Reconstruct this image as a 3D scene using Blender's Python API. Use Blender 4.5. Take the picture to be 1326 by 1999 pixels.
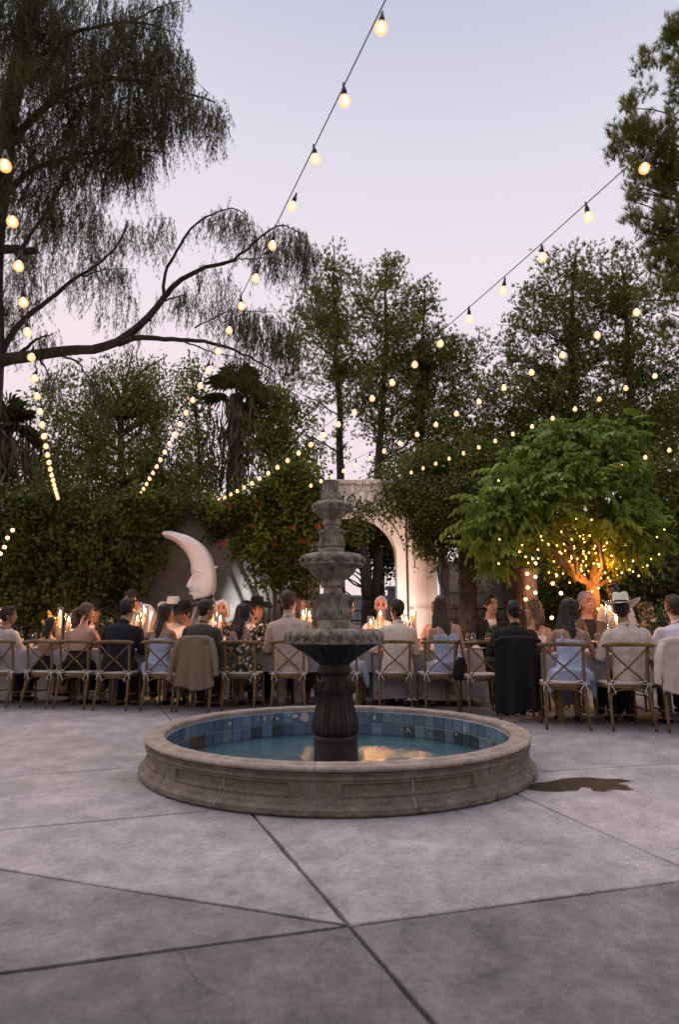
import bpy, bmesh, math, random
import numpy as np
from math import pi, sin, cos, radians as R, sqrt, atan2, tan, exp
SC = bpy.context.scene
COL = SC.collection
for _o in list(bpy.data.objects): bpy.data.objects.remove(_o)
random.seed(7)
rng = np.random.default_rng(11)

# ---------------------------------------------------------------- camera
F_PX, TILT, CAM_H = 1200.0, 0.192, 1.0
CXP, CYP = 663.0, 999.5
cam_d = bpy.data.cameras.new('camera'); cam = bpy.data.objects.new('camera', cam_d); COL.objects.link(cam)
cam.location = (0, 0, CAM_H); cam.rotation_euler = (pi/2+TILT, 0, 0)
cam_d.sensor_fit = 'VERTICAL'; cam_d.sensor_height = 36.0; cam_d.lens = 36.0*F_PX/1999.0
cam_d.clip_start = 0.05; cam_d.clip_end = 2000
cam_d.dof.use_dof = True; cam_d.dof.focus_distance = 7.4; cam_d.dof.aperture_fstop = 2.4
SC.camera = cam

# ---------------------------------------------------------------- sky (dusk: lavender to blue)
SUN_AZ, SUN_EL = R(-28), R(4)          # sunset glow ahead and to the left, behind the trees
w = bpy.data.worlds.new('World'); SC.world = w; w.use_nodes = True
nt = w.node_tree; N = nt.nodes; L = nt.links
for n in list(N): N.remove(n)
out = N.new('ShaderNodeOutputWorld'); bg = N.new('ShaderNodeBackground')
sky = N.new('ShaderNodeTexSky'); sky.sky_type = 'NISHITA'; sky.sun_disc = False
sky.sun_elevation = SUN_EL; sky.sun_rotation = SUN_AZ; sky.dust_density = 1.5; sky.ozone_density = 2.0
skm = N.new('ShaderNodeMix'); skm.data_type = 'RGBA'; skm.blend_type = 'MULTIPLY'; skm.inputs[0].default_value = 1
L.new(sky.outputs[0], skm.inputs[6]); skm.inputs[7].default_value = (0.10, 0.10, 0.10, 1)
tc = N.new('ShaderNodeTexCoord'); sep = N.new('ShaderNodeSeparateXYZ'); L.new(tc.outputs['Generated'], sep.inputs[0])
dp = N.new('ShaderNodeVectorMath'); dp.operation = 'DOT_PRODUCT'; L.new(tc.outputs['Generated'], dp.inputs[0])
dp.inputs[1].default_value = (sin(SUN_AZ)*-0.16*-1, -0.02, 0.0)
ad = N.new('ShaderNodeMath'); ad.operation = 'SUBTRACT'; L.new(sep.outputs[2], ad.inputs[0]); L.new(dp.outputs['Value'], ad.inputs[1])
rp = N.new('ShaderNodeValToRGB'); L.new(ad.outputs[0], rp.inputs[0])
cr = rp.color_ramp
cr.elements[0].position = 0.0; cr.elements[0].color = (0.95, 0.76, 0.80, 1)
cr.elements[1].position = 1.0; cr.elements[1].color = (0.36, 0.45, 0.63, 1)
for p, c in ((0.42, (0.95, 0.805, 0.875, 1)), (0.56, (0.885, 0.80, 0.88, 1)), (0.68, (0.78, 0.745, 0.855, 1)), (0.79, (0.60, 0.615, 0.76, 1))):
    e = cr.elements.new(p); e.color = c
mx = N.new('ShaderNodeMix'); mx.data_type = 'RGBA'; mx.inputs[0].default_value = 0.04
L.new(rp.outputs[0], mx.inputs[6]); L.new(skm.outputs[2], mx.inputs[7])
L.new(mx.outputs[2], bg.inputs[0]); bg.inputs[1].default_value = 1.0
L.new(bg.outputs[0], out.inputs[0])
sun_d = bpy.data.lights.new('sun', 'SUN'); sun_d.energy = 2.4; sun_d.angle = R(75); sun_d.color = (1.0, 0.87, 0.74)
sun = bpy.data.objects.new('sun', sun_d); COL.objects.link(sun); sun.location = (0, 0, 30)
sun.rotation_euler = (-R(36), 0, -SUN_AZ)
SC.view_settings.view_transform = 'Standard'; SC.view_settings.look = 'None'
SC.view_settings.exposure = 0.0; SC.view_settings.gamma = 1.0; SC.view_settings.use_curve_mapping = False
SC.cycles.max_bounces = 5; SC.cycles.diffuse_bounces = 3; SC.cycles.glossy_bounces = 3; SC.cycles.transparent_max_bounces = 10; SC.cycles.light_sampling_threshold = 0.02; SC.cycles.caustics_reflective = False; SC.cycles.caustics_refractive = False
SC.cycles.sample_clamp_indirect = 4.0
SC.cycles.use_denoising = True

# ---------------------------------------------------------------- helpers
def ray(px, py):
    x = (px-CXP)/F_PX; u = -(py-CYP)/F_PX
    v = np.array([x, cos(TILT)-u*sin(TILT), sin(TILT)+u*cos(TILT)]); return v/v[1]
def at(px, py, Y):
    r = ray(px, py); return np.array([r[0]*Y, Y, CAM_H+r[2]*Y])
def gnd(px, py):
    r = ray(px, py); return np.array([r[0], 1.0, 0])*(-CAM_H/r[2])
def pxs(Y): return F_PX/Y*1.0      # pixels per metre near the horizon

MATS = {}
def mat(name, c1, c2=None, scale=8.0, rough=0.8, bump=0.0, bscale=None, spec=0.3, metal=0.0, detail=6.0, lo=0.35, hi=0.65, rand=0.0, translucent=0.0, sheen=0.0, coat=0.0, speck=0.0, sscale=150.0):
    if name in MATS: return MATS[name]
    m = bpy.data.materials.new(name); m.use_nodes = True; t = m.node_tree; n = t.nodes; l = t.links
    b = n['Principled BSDF']; b.inputs['Roughness'].default_value = rough; b.inputs['Metallic'].default_value = metal
    b.inputs['Specular IOR Level'].default_value = spec
    if sheen: b.inputs['Sheen Weight'].default_value = sheen
    if coat: b.inputs['Coat Weight'].default_value = coat; b.inputs['Coat Roughness'].default_value = 0.08
    co = n.new('ShaderNodeTexCoord')
    src = None
    if c2 is not None:
        ns = n.new('ShaderNodeTexNoise'); ns.inputs['Scale'].default_value = scale; ns.inputs['Detail'].default_value = detail
        ns.inputs['Roughness'].default_value = 0.62
        l.new(co.outputs['Object'], ns.inputs['Vector'])
        r = n.new('ShaderNodeValToRGB'); r.color_ramp.elements[0].position = lo; r.color_ramp.elements[1].position = hi
        r.color_ramp.elements[0].color = (*c1, 1); r.color_ramp.elements[1].color = (*c2, 1)
        l.new(ns.outputs['Fac'], r.inputs[0]); src = r.outputs[0]
    if speck and src is not None:
        n2 = n.new('ShaderNodeTexNoise'); n2.inputs['Scale'].default_value = sscale; n2.inputs['Detail'].default_value = 4; n2.inputs['Roughness'].default_value = .75; l.new(co.outputs['Object'], n2.inputs['Vector'])
        r2 = n.new('ShaderNodeMapRange'); r2.inputs[1].default_value = .3; r2.inputs[2].default_value = .7; r2.inputs[3].default_value = 1-speck; r2.inputs[4].default_value = 1+speck; l.new(n2.outputs['Fac'], r2.inputs[0])
        h2 = n.new('ShaderNodeHueSaturation'); l.new(r2.outputs[0], h2.inputs['Value']); l.new(src, h2.inputs['Color']); src = h2.outputs[0]
    if rand:
        oi = n.new('ShaderNodeObjectInfo'); hs = n.new('ShaderNodeHueSaturation')
        mr = n.new('ShaderNodeMapRange'); mr.inputs[3].default_value = 1-rand; mr.inputs[4].default_value = 1+rand
        l.new(oi.outputs['Random'], mr.inputs[0]); l.new(mr.outputs[0], hs.inputs['Value'])
        if src is None: hs.inputs['Color'].default_value = (*c1, 1)
        else: l.new(src, hs.inputs['Color'])
        src = hs.outputs[0]
    if src is None: b.inputs['Base Color'].default_value = (*c1, 1)
    else: l.new(src, b.inputs['Base Color'])
    if bump:
        nb = n.new('ShaderNodeTexNoise'); nb.inputs['Scale'].default_value = bscale or scale*4; nb.inputs['Detail'].default_value = 5
        l.new(co.outputs['Object'], nb.inputs['Vector'])
        bp = n.new('ShaderNodeBump'); bp.inputs['Strength'].default_value = 1.0; bp.inputs['Distance'].default_value = bump
        l.new(nb.outputs['Fac'], bp.inputs['Height']); l.new(bp.outputs[0], b.inputs['Normal'])
    if translucent:
        tr = n.new('ShaderNodeBsdfTranslucent'); mxs = n.new('ShaderNodeMixShader'); mxs.inputs[0].default_value = translucent
        if src is None: tr.inputs[0].default_value = (*c1, 1)
        else: l.new(src, tr.inputs[0])
        l.new(b.outputs[0], mxs.inputs[1]); l.new(tr.outputs[0], mxs.inputs[2]); l.new(mxs.outputs[0], n['Material Output'].inputs[0])
    MATS[name] = m; return m
def emit(name, col, strength):
    if name in MATS: return MATS[name]
    m = bpy.data.materials.new(name); m.use_nodes = True; b = m.node_tree.nodes['Principled BSDF']
    b.inputs['Base Color'].default_value = (0.8, 0.7, 0.55, 1); b.inputs['Emission Color'].default_value = (*col, 1)
    b.inputs['Emission Strength'].default_value = strength; MATS[name] = m; return m
def thin_glass(name, tint=(0.97, 0.97, 0.97), refl=0.10):
    if name in MATS: return MATS[name]
    m = bpy.data.materials.new(name); m.use_nodes = True; t = m.node_tree; n = t.nodes; l = t.links
    n.remove(n['Principled BSDF'])
    tr = n.new('ShaderNodeBsdfTransparent'); tr.inputs[0].default_value = (*tint, 1)
    gl = n.new('ShaderNodeBsdfGlossy'); gl.inputs['Roughness'].default_value = 0.03
    fr = n.new('ShaderNodeLayerWeight'); fr.inputs[0].default_value = 0.35
    ma = n.new('ShaderNodeMath'); ma.operation = 'MULTIPLY_ADD'; ma.inputs[1].default_value = 0.4; ma.inputs[2].default_value = refl*0.3
    l.new(fr.outputs['Fresnel'], ma.inputs[0])
    ms = n.new('ShaderNodeMixShader'); l.new(ma.outputs[0], ms.inputs[0]); l.new(tr.outputs[0], ms.inputs[1]); l.new(gl.outputs[0], ms.inputs[2])
    l.new(ms.outputs[0], n['Material Output'].inputs[0]); MATS[name] = m; return m

def tag(o, label=None, cat=None, group=None, kind=None):
    if label: o['label'] = label
    if cat: o['category'] = cat
    if group: o['group'] = group
    if kind: o['kind'] = kind
    return o
def empty(name, loc=(0, 0, 0), rz=0.0):
    o = bpy.data.objects.new(name, None); COL.objects.link(o); o.location = loc; o.rotation_euler = (0, 0, rz); o.empty_display_size = 0.1; return o
def link(name, me, parent=None, loc=None, rot=None):
    o = bpy.data.objects.new(name, me); COL.objects.link(o)
    if parent is not None: o.parent = parent
    if loc is not None: o.location = loc
    if rot is not None: o.rotation_euler = rot
    return o
def copy_tree(o, parent=None):
    c = o.copy(); COL.objects.link(c); c.parent = parent
    for ch in o.children: copy_tree(ch, c)
    return c
def rotm(rx=0, ry=0, rz=0):
    cx, sx, cy, sy, cz, sz = cos(rx), sin(rx), cos(ry), sin(ry), cos(rz), sin(rz)
    return np.array([[cz, -sz, 0], [sz, cz, 0], [0, 0, 1]]) @ np.array([[cy, 0, sy], [0, 1, 0], [-sy, 0, cy]]) @ np.array([[1, 0, 0], [0, cx, -sx], [0, sx, cx]])

class MB:
    def __init__(s): s.v = []; s.f = []; s.m = []; s.n = 0
    def add(s, V, Fc, mi=0):
        V = np.asarray(V, float).reshape(-1, 3); k = s.n
        s.v.append(V); s.n += len(V)
        for f in Fc: s.f.append([i+k for i in f]); s.m.append(mi)
        return s
    def box(s, c, size, rot=None, mi=0, taper=1.0):
        hx, hy, hz = [q/2 for q in size]
        V = np.array([[-hx, -hy, -hz], [hx, -hy, -hz], [hx, hy, -hz], [-hx, hy, -hz], [-hx*taper, -hy*taper, hz], [hx*taper, -hy*taper, hz], [hx*taper, hy*taper, hz], [-hx*taper, hy*taper, hz]])
        if rot is not None: V = V @ np.asarray(rot).T
        return s.add(V+np.asarray(c), [(0, 3, 2, 1), (4, 5, 6, 7), (0, 1, 5, 4), (1, 2, 6, 5), (2, 3, 7, 6), (3, 0, 4, 7)], mi)
    def rings(s, rs, cap=True, mi=0, closed=True):
        n = len(rs[0]); V = np.concatenate(rs); Fc = []
        for i in range(len(rs)-1):
            for j in range(n if closed else n-1):
                a = i*n+j; b = i*n+(j+1) % n; Fc.append((a, b, b+n, a+n))
        if cap: Fc.append(tuple(range(n-1, -1, -1))); Fc.append(tuple(range((len(rs)-1)*n, len(rs)*n)))
        return s.add(V, Fc, mi)
    def lathe(s, prof, n=32, c=(0, 0, 0), fn=None, cap=True, mi=0):
        th = np.linspace(0, 2*pi, n, endpoint=False); rs = []
        for k, (r, z) in enumerate(prof):
            rr = np.full(n, r) if fn is None else fn(r, z, th, k)
            rs.append(np.c_[c[0]+rr*np.cos(th), c[1]+rr*np.sin(th), np.full(n, c[2]+z)])
        return s.rings(rs, cap, mi)
    def tube(s, path, rad, n=8, cap=True, mi=0, squash=None, up=None):
        P = np.asarray(path, float); m = len(P)
        rad = np.broadcast_to(np.asarray(rad, float), (m,))
        T = np.gradient(P, axis=0); T /= np.linalg.norm(T, axis=1)[:, None]+1e-12
        u = np.asarray(up if up is not None else ([0, 0, 1.] if abs(T[0][2]) < .9 else [1., 0, 0]), float)
        th = np.linspace(0, 2*pi, n, endpoint=False); rs = []
        for i in range(m):
            a = np.cross(T[i], u); a /= np.linalg.norm(a)+1e-12; b = np.cross(a, T[i]); u = b
            sq = squash if squash is not None else 1.0
            rs.append(P[i]+rad[i]*(np.cos(th)[:, None]*a+np.sin(th)[:, None]*b*sq))
        return s.rings(rs, cap, mi)
    def ell(s, c, rad, rot=None, nu=12, nv=8, mi=0):
        th = np.linspace(0, 2*pi, nu, endpoint=False); rs = []
        for i in range(1, nv):
            ph = pi*i/nv
            rs.append(np.c_[np.sin(ph)*np.cos(th), np.sin(ph)*np.sin(th), np.full(nu, -cos(ph))])
        V = np.concatenate(rs+[np.array([[0, 0, -1.], [0, 0, 1.]])])*np.asarray(rad)
        if rot is not None: V = V @ np.asarray(rot).T
        Fc = []; n = nu
        for i in range(nv-2):
            for j in range(n): a = i*n+j; b = i*n+(j+1) % n; Fc.append((a, b, b+n, a+n))
        S, Tp = (nv-1)*n, (nv-1)*n+1
        for j in range(n): Fc.append((S, (j+1) % n, j)); Fc.append((Tp, (nv-2)*n+j, (nv-2)*n+(j+1) % n))
        return s.add(V+np.asarray(c), Fc, mi)
    def mesh(s, name, mats, smooth=True):
        me = bpy.data.meshes.new(name)
        V = np.concatenate(s.v); me.from_pydata(V.tolist(), [], s.f)
        for m in (mats if isinstance(mats, (list, tuple)) else [mats]): me.materials.append(m)
        me.polygons.foreach_set('material_index', s.m)
        if smooth: me.shade_smooth()
        me.update(); return me
    def build(s, name, mats, parent=None, smooth=True, loc=None, rot=None):
        return link(name, s.mesh(name, mats, smooth), parent, loc, rot)
def sharp(o_or_me, ang=35):
    me = o_or_me.data if hasattr(o_or_me, 'data') else o_or_me
    me.set_sharp_from_angle(angle=R(ang)); return o_or_me
def fast(name, V, Fc, mats, mi=None, smooth=False):
    V = np.ascontiguousarray(V, np.float32); Fc = np.ascontiguousarray(Fc, np.int32); k = Fc.shape[1]; nf = len(Fc)
    me = bpy.data.meshes.new(name); me.vertices.add(len(V)); me.vertices.foreach_set('co', V.ravel())
    me.loops.add(nf*k); me.loops.foreach_set('vertex_index', Fc.ravel())
    me.polygons.add(nf); me.polygons.foreach_set('loop_start', np.arange(0, nf*k, k, dtype=np.int32))
    for m in (mats if isinstance(mats, (list, tuple)) else [mats]): me.materials.append(m)
    if mi is not None: me.polygons.foreach_set('material_index', np.asarray(mi, np.int32))
    me.update(calc_edges=True)
    if smooth: me.shade_smooth()
    return me
# ---------------------------------------------------------------- ground and patio
m_earth = mat('earth', (0.055, 0.045, 0.035), (0.09, 0.075, 0.055), 3.0, 0.95, 0.02, 20)
g = MB(); g.box((0, 150, -0.08), (800, 800, 0.04)); o = g.build('ground', m_earth, smooth=False); tag(o, kind='structure')

def concrete(name='stamped_concrete', k=1.0, pk=0.5):
    m = bpy.data.materials.new(name); m.use_nodes = True; t = m.node_tree; n = t.nodes; l = t.links; b = n['Principled BSDF']
    b.inputs['Roughness'].default_value = 0.72; b.inputs['Specular IOR Level'].default_value = 0.28
    co = n.new('ShaderNodeTexCoord')
    def noise(sc, det, ro=0.6, dist=0.0):
        x = n.new('ShaderNodeTexNoise'); x.inputs['Scale'].default_value = sc; x.inputs['Detail'].default_value = det; x.inputs['Roughness'].default_value = ro; x.inputs['Distortion'].default_value = dist
        l.new(co.outputs['Object'], x.inputs['Vector']); return x
    def ramp(src, stops):
        r = n.new('ShaderNodeValToRGB'); e = r.color_ramp.elements
        e[0].position, e[0].color = stops[0][0], (*stops[0][1], 1); e[1].position, e[1].color = stops[-1][0], (*stops[-1][1], 1)
        for p, c in stops[1:-1]: q = e.new(p); q.color = (*c, 1)
        l.new(src, r.inputs[0]); return r
    def mul(a, bb, f=1.0):
        x = n.new('ShaderNodeMix'); x.data_type = 'RGBA'; x.blend_type = 'MULTIPLY'; x.inputs[0].default_value = f
        l.new(a, x.inputs[6]); l.new(bb, x.inputs[7]); return x.outputs[2]
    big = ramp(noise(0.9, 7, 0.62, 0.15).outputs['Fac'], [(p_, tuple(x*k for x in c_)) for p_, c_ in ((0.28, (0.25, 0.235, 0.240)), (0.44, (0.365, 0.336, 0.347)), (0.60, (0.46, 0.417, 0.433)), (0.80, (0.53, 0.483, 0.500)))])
    mid = ramp(noise(6.5, 9, 0.78, 0.2).outputs['Fac'], [(0.30, (0.62, 0.62, 0.63)), (0.44, (0.89, 0.89, 0.89)), (0.56, (1.0, 1.0, 1.0)), (0.75, (1.10, 1.09, 1.09))])
    fine = ramp(noise(85.0, 6, 0.8).outputs['Fac'], [(0.28, (0.62, 0.62, 0.62)), (0.46, (0.97, 0.97, 0.97)), (0.72, (1.20, 1.19, 1.19))])
    grain = ramp(noise(34.0, 7, 0.85).outputs['Fac'], [(0.32, (0.46, 0.46, 0.46)), (0.46, (0.94, 0.94, 0.94)), (0.68, (1.24, 1.23, 1.22))])
    patch = ramp(noise(3.2, 12, 0.84, 0.2).outputs['Fac'], [(0.33, (pk, pk, pk*1.02)), (0.45, (pk*.45+.48,)*3), (0.62, (1, 1, 1))])
    # dark weathering veins of the stamped skin
    vo = n.new('ShaderNodeTexVoronoi'); vo.feature = 'DISTANCE_TO_EDGE'; vo.inputs['Scale'].default_value = 2.1
    ds = noise(1.6, 6, 0.6); ad = n.new('ShaderNodeMix'); ad.data_type = 'VECTOR'; ad.inputs[0].default_value = 0.55
    l.new(co.outputs['Object'], ad.inputs[4]); l.new(ds.outputs['Color'], ad.inputs[5]); l.new(ad.outputs[1], vo.inputs['Vector'])
    ve = ramp(vo.outputs['Distance'], [(0.0, (0.72, 0.72, 0.72)), (0.012, (0.9, 0.9, 0.9)), (0.03, (1, 1, 1))])
    # vignette painted into the colour: darker toward the camera, edge broken by noise
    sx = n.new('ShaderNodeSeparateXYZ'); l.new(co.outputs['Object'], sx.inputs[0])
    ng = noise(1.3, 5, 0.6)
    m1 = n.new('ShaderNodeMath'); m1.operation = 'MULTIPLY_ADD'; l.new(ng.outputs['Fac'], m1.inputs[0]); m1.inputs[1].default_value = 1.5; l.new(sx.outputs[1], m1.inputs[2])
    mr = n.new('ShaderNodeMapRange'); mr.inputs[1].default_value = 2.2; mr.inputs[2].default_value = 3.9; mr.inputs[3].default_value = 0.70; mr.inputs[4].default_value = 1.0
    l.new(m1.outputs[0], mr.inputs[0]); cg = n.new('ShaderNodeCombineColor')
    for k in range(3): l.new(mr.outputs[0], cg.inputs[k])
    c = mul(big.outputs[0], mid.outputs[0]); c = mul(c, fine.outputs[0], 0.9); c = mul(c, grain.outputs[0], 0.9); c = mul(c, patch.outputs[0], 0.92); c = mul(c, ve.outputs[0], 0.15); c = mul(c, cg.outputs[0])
    oi = n.new('ShaderNodeObjectInfo'); mo = n.new('ShaderNodeMapRange'); mo.inputs[3].default_value = .90; mo.inputs[4].default_value = 1.08; l.new(oi.outputs['Random'], mo.inputs[0]); hv = n.new('ShaderNodeHueSaturation'); l.new(mo.outputs[0], hv.inputs['Value']); l.new(c, hv.inputs['Color']); c = hv.outputs[0]
    l.new(c, b.inputs['Base Color'])
    b1 = n.new('ShaderNodeBump'); b1.inputs['Distance'].default_value = 0.006; l.new(noise(6.0, 8, 0.65, 1.0).outputs['Fac'], b1.inputs['Height'])
    b2 = n.new('ShaderNodeBump'); b2.inputs['Distance'].default_value = 0.0016; l.new(noise(90, 4).outputs['Fac'], b2.inputs['Height']); l.new(b1.outputs[0], b2.inputs['Normal'])
    l.new(b2.outputs[0], b.inputs['Normal'])
    rr = n.new('ShaderNodeMapRange'); rr.inputs[3].default_value = 0.5; rr.inputs[4].default_value = 0.85; l.new(noise(2.2, 5).outputs['Fac'], rr.inputs[0]); l.new(rr.outputs[0], b.inputs['Roughness'])
    return m
m_conc = concrete()
m_conc2 = concrete('stamped_concrete_worn_shade', 0.50, 0.30); m_conc3 = concrete('stamped_concrete_shade_light', 0.66, 0.36); m_conc4 = concrete('stamped_concrete_shade_mid', 0.60, 0.34)  # near-slab copies: vignette shade painted darker into the colour, over grime patches
m_joint = mat('joint_dirt', (0.018, 0.015, 0.010), (0.035, 0.028, 0.019), 40, 0.95, 0.004, 200)
g = MB(); g.box((0, 5.0, -0.045), (26, 20, 0.02)); patio = g.build('patio', m_joint, smooth=False); tag(patio, 'stamped grey concrete courtyard floor with dark joints', kind='structure')

def split(poly, p, q):
    n = np.array([-(q[1]-p[1]), q[0]-p[0]]); d = [float(np.dot(n, np.array(v)-p[:2])) for v in poly]
    A, B = [], []
    for i in range(len(poly)):
        j = (i+1) % len(poly); a, b = np.array(poly[i]), np.array(poly[j])
        (A if d[i] >= 0 else B).append(a)
        if (d[i] >= 0) != (d[j] >= 0):
            x = a+(b-a)*d[i]/(d[i]-d[j]); A.append(x); B.append(x)
    return A, B
G = lambda x, y: gnd(x, y)[:2]
node = G(680, 1807)
rect = [np.array(v, float) for v in ((-12.9, -4.9), (12.9, -4.9), (12.9, 14.9), (-12.9, 14.9))]
l1 = (G(500, 1597), G(850, 1999)); l3 = (G(0, 1900), G(1326, 1720)); l2 = (G(0, 1697), node)
far, near = split(rect, *l3)
cells = []
a, b = split(near, *l1); cells += [a, b]
ra, la = split(far, *l1)          # right / left of the radial joint
if np.mean([v[0] for v in ra]) < np.mean([v[0] for v in la]): ra, la = la, ra
a, b = split(la, *l2); cells.append(b if np.mean([v[1] for v in a]) > np.mean([v[1] for v in b]) else a)
la = a if np.mean([v[1] for v in a]) > np.mean([v[1] for v in b]) else b
a, b = split(la, G(0, 1620), G(380, 1585)); lo_, hi_ = (a, b) if np.mean([v[1] for v in a]) < np.mean([v[1] for v in b]) else (b, a); cells.append(lo_)
a, b = split(hi_, G(0, 1517), G(275, 1497)); lo_, hi_ = (a, b) if np.mean([v[1] for v in a]) < np.mean([v[1] for v in b]) else (b, a); cells.append(lo_)
cells.append(hi_)
a, b = split(ra, G(1015, 1553), G(1326, 1690)); lo_, hi_ = (a, b) if np.mean([v[1] for v in a]) < np.mean([v[1] for v in b]) else (b, a); cells.append(lo_)
a, b = split(hi_, np.array([1.5, 4.75]), np.array([4.4, 5.5])); cells += [a, b]
for ci, poly in enumerate(cells):
    if len(poly) < 3: continue
    P = np.array(poly); ar = np.sum(P[:, 0]*np.roll(P[:, 1], -1)-np.roll(P[:, 0], -1)*P[:, 1])
    if ar < 0: P = P[::-1]
    n = len(P); gap = 0.0066
    # inset each edge, with a worn, slightly wandering arris
    nrm = []
    for i in range(n):
        e = P[(i+1) % n]-P[i]; e = e/np.linalg.norm(e); nrm.append(np.array([-e[1], e[0]]))
    ins = []
    for i in range(n):
        n0, n1 = nrm[i-1], nrm[i]; bis = n0+n1; k = gap/max(0.15, np.dot(bis, n0)); ins.append(P[i]+bis*k)
    ins = np.array(ins); ring = []
    for i in range(n):
        A0, B0 = ins[i], ins[(i+1) % n]; Ln = np.linalg.norm(B0-A0); m_ = max(2, int(min(Ln, 9)/0.06))
        for t_ in np.linspace(0, 1, m_, endpoint=False):
            wv = (random.uniform(0, 0.004) + 0.002*sin(t_*Ln*7+i)) if t_ > 0 else 0
            ring.append(A0+(B0-A0)*t_+nrm[i]*max(0, wv))
    ring = np.array(ring); k = len(ring); c = ring.mean(0)
    r2 = ring+(c-ring)/np.linalg.norm(c-ring, axis=1)[:, None]*0.006
    z = lambda q, h: np.c_[q, np.full(k, h)]
    mb = MB(); V = np.concatenate([z(ring, -0.0345), z(ring, -0.004), z(r2, 0.0)])
    Fc = []
    for s_ in (0, 1):
        for i in range(k): a = s_*k+i; b = s_*k+(i+1) % k; Fc.append((a, b, b+k, a+k))
    Fc.append(tuple(range(2*k, 3*k))); mb.add(V, Fc)
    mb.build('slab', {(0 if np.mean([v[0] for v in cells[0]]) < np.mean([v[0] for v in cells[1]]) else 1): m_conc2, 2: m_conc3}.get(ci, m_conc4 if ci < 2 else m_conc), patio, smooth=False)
# hairline cracks in the near slab
m_crack = mat('crack_dirt', (0.07, 0.062, 0.055), None, rough=0.95)
def crack(pts, wd):
    P = []
    for i in range(len(pts)-1):
        a, b = G(*pts[i]), G(*pts[i+1])
        for t_ in np.linspace(0, 1, 9, endpoint=False): P.append(a+(b-a)*t_+np.array([random.gauss(0, .0035), random.gauss(0, .0035)]))
    P = np.array(P); V = []; Fc = []
    for i, p in enumerate(P):
        d = P[min(i+1, len(P)-1)]-P[max(i-1, 0)]; d = d/np.linalg.norm(d); nn = np.array([-d[1], d[0]]); ww = wd*random.uniform(.25, 1)*(1-0.6*i/len(P))
        V += [[*(p+nn*ww), 0.0008], [*(p-nn*ww), 0.0008]]
        if i: k = 2*i; Fc.append((k-2, k-1, k+1, k))
    mb = MB(); mb.add(V, Fc); mb.build('crack', m_crack, patio, smooth=False)
crack([(357, 1858), (362, 1885), (385, 1918), (412, 1935), (450, 1948), (458, 1962), (445, 1985)], 0.0022)
crack([(630, 1835), (600, 1880), (566, 1925), (572, 1960)], 0.0012)
crack([(742, 1915), (746, 1975)], 0.0012)
crack([(1326, 1803), (1300, 1812)], 0.0016)
# wet patch trickling from the basin
m_wet = mat('wet_concrete', (0.014, 0.012, 0.008), (0.030, 0.026, 0.018), 9, 0.5, 0.002, 60, spec=0.12)
pud = [(1030, 1538), (1048, 1529), (1066, 1527), (1085, 1524), (1104, 1521), (1130, 1518), (1150, 1518), (1170, 1520), (1188, 1521), (1208, 1521), (1232, 1525), (1214, 1528), (1204, 1531), (1222, 1534), (1232, 1541), (1214, 1543), (1196, 1541), (1176, 1545), (1158, 1544), (1152, 1537), (1140, 1536), (1128, 1543), (1108, 1544), (1090, 1546), (1060, 1545), (1038, 1542)]
V = np.array([[*G(*p), 0.0] for p in pud]); V = np.concatenate([(V+np.roll(V, -1, 0))/2*1.0, V])[[j for i in range(len(pud)) for j in (len(pud)+i, i)]]
V[:, :2] += rng.normal(0, 0.004, (len(V), 2)); V[:, 2] = 0.0022
m_damp = mat('damp_concrete', (0.07, 0.062, 0.056), (0.17, 0.155, 0.150), 14, 0.6, 0.002, 60, spec=0.15)
mb = MB(); mb.add(V, [tuple(range(len(V)))[::-1]]); o = mb.build('puddle', m_wet, smooth=False)
cv = V.mean(0); D_ = V+(V-cv)/np.linalg.norm(V-cv, axis=1)[:, None]*rng.uniform(.008, .045, (len(V), 1))*np.array([1, .6, 0]); D_[:, 2] = .0012
mb = MB(); mb.add(D_, [tuple(range(len(D_)))[::-1]]); mb.build('damp_edge', m_damp, o, smooth=False); tag(o, 'dark wet trickle of water on the concrete right of the fountain', kind='structure')


# unseen building added behind the camera to cut the frontal light
m_plaster = mat('added_house_plaster', (0.20, 0.165, 0.13), (0.27, 0.225, 0.18), 3, 0.9, 0.004, 40)
added_house = tag(empty('added_house', (0, -6.5, 0)), 'unseen plastered building added behind the viewer to cut front light', 'added_house')
mb = MB(); mb.box((0, -.15, 2.3), (26, .3, 4.6)); mb.build('wall', m_plaster, added_house, smooth=False)
mb = MB(); mb.box((0, -.1, 4.7), (26.8, 1.4, .2)); mb.build('added_house_roof', m_plaster, added_house, smooth=False)
mb = MB(); mb.box((0, .03, 1.1), (1.6, .06, 2.2)); mb.build('added_house_door', mat('added_house_wood', (.07, .045, .025), (.11, .07, .04), 9, .6), added_house, smooth=False)
for x in (-7, -3.5, 3.5, 7): mb = MB(); mb.box((x, .02, 1.7), (1.3, .05, 1.3)); mb.build('added_house_window', mat('added_house_pane', (.02, .022, .025), None, rough=.1, spec=.5), added_house, smooth=False)
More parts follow.
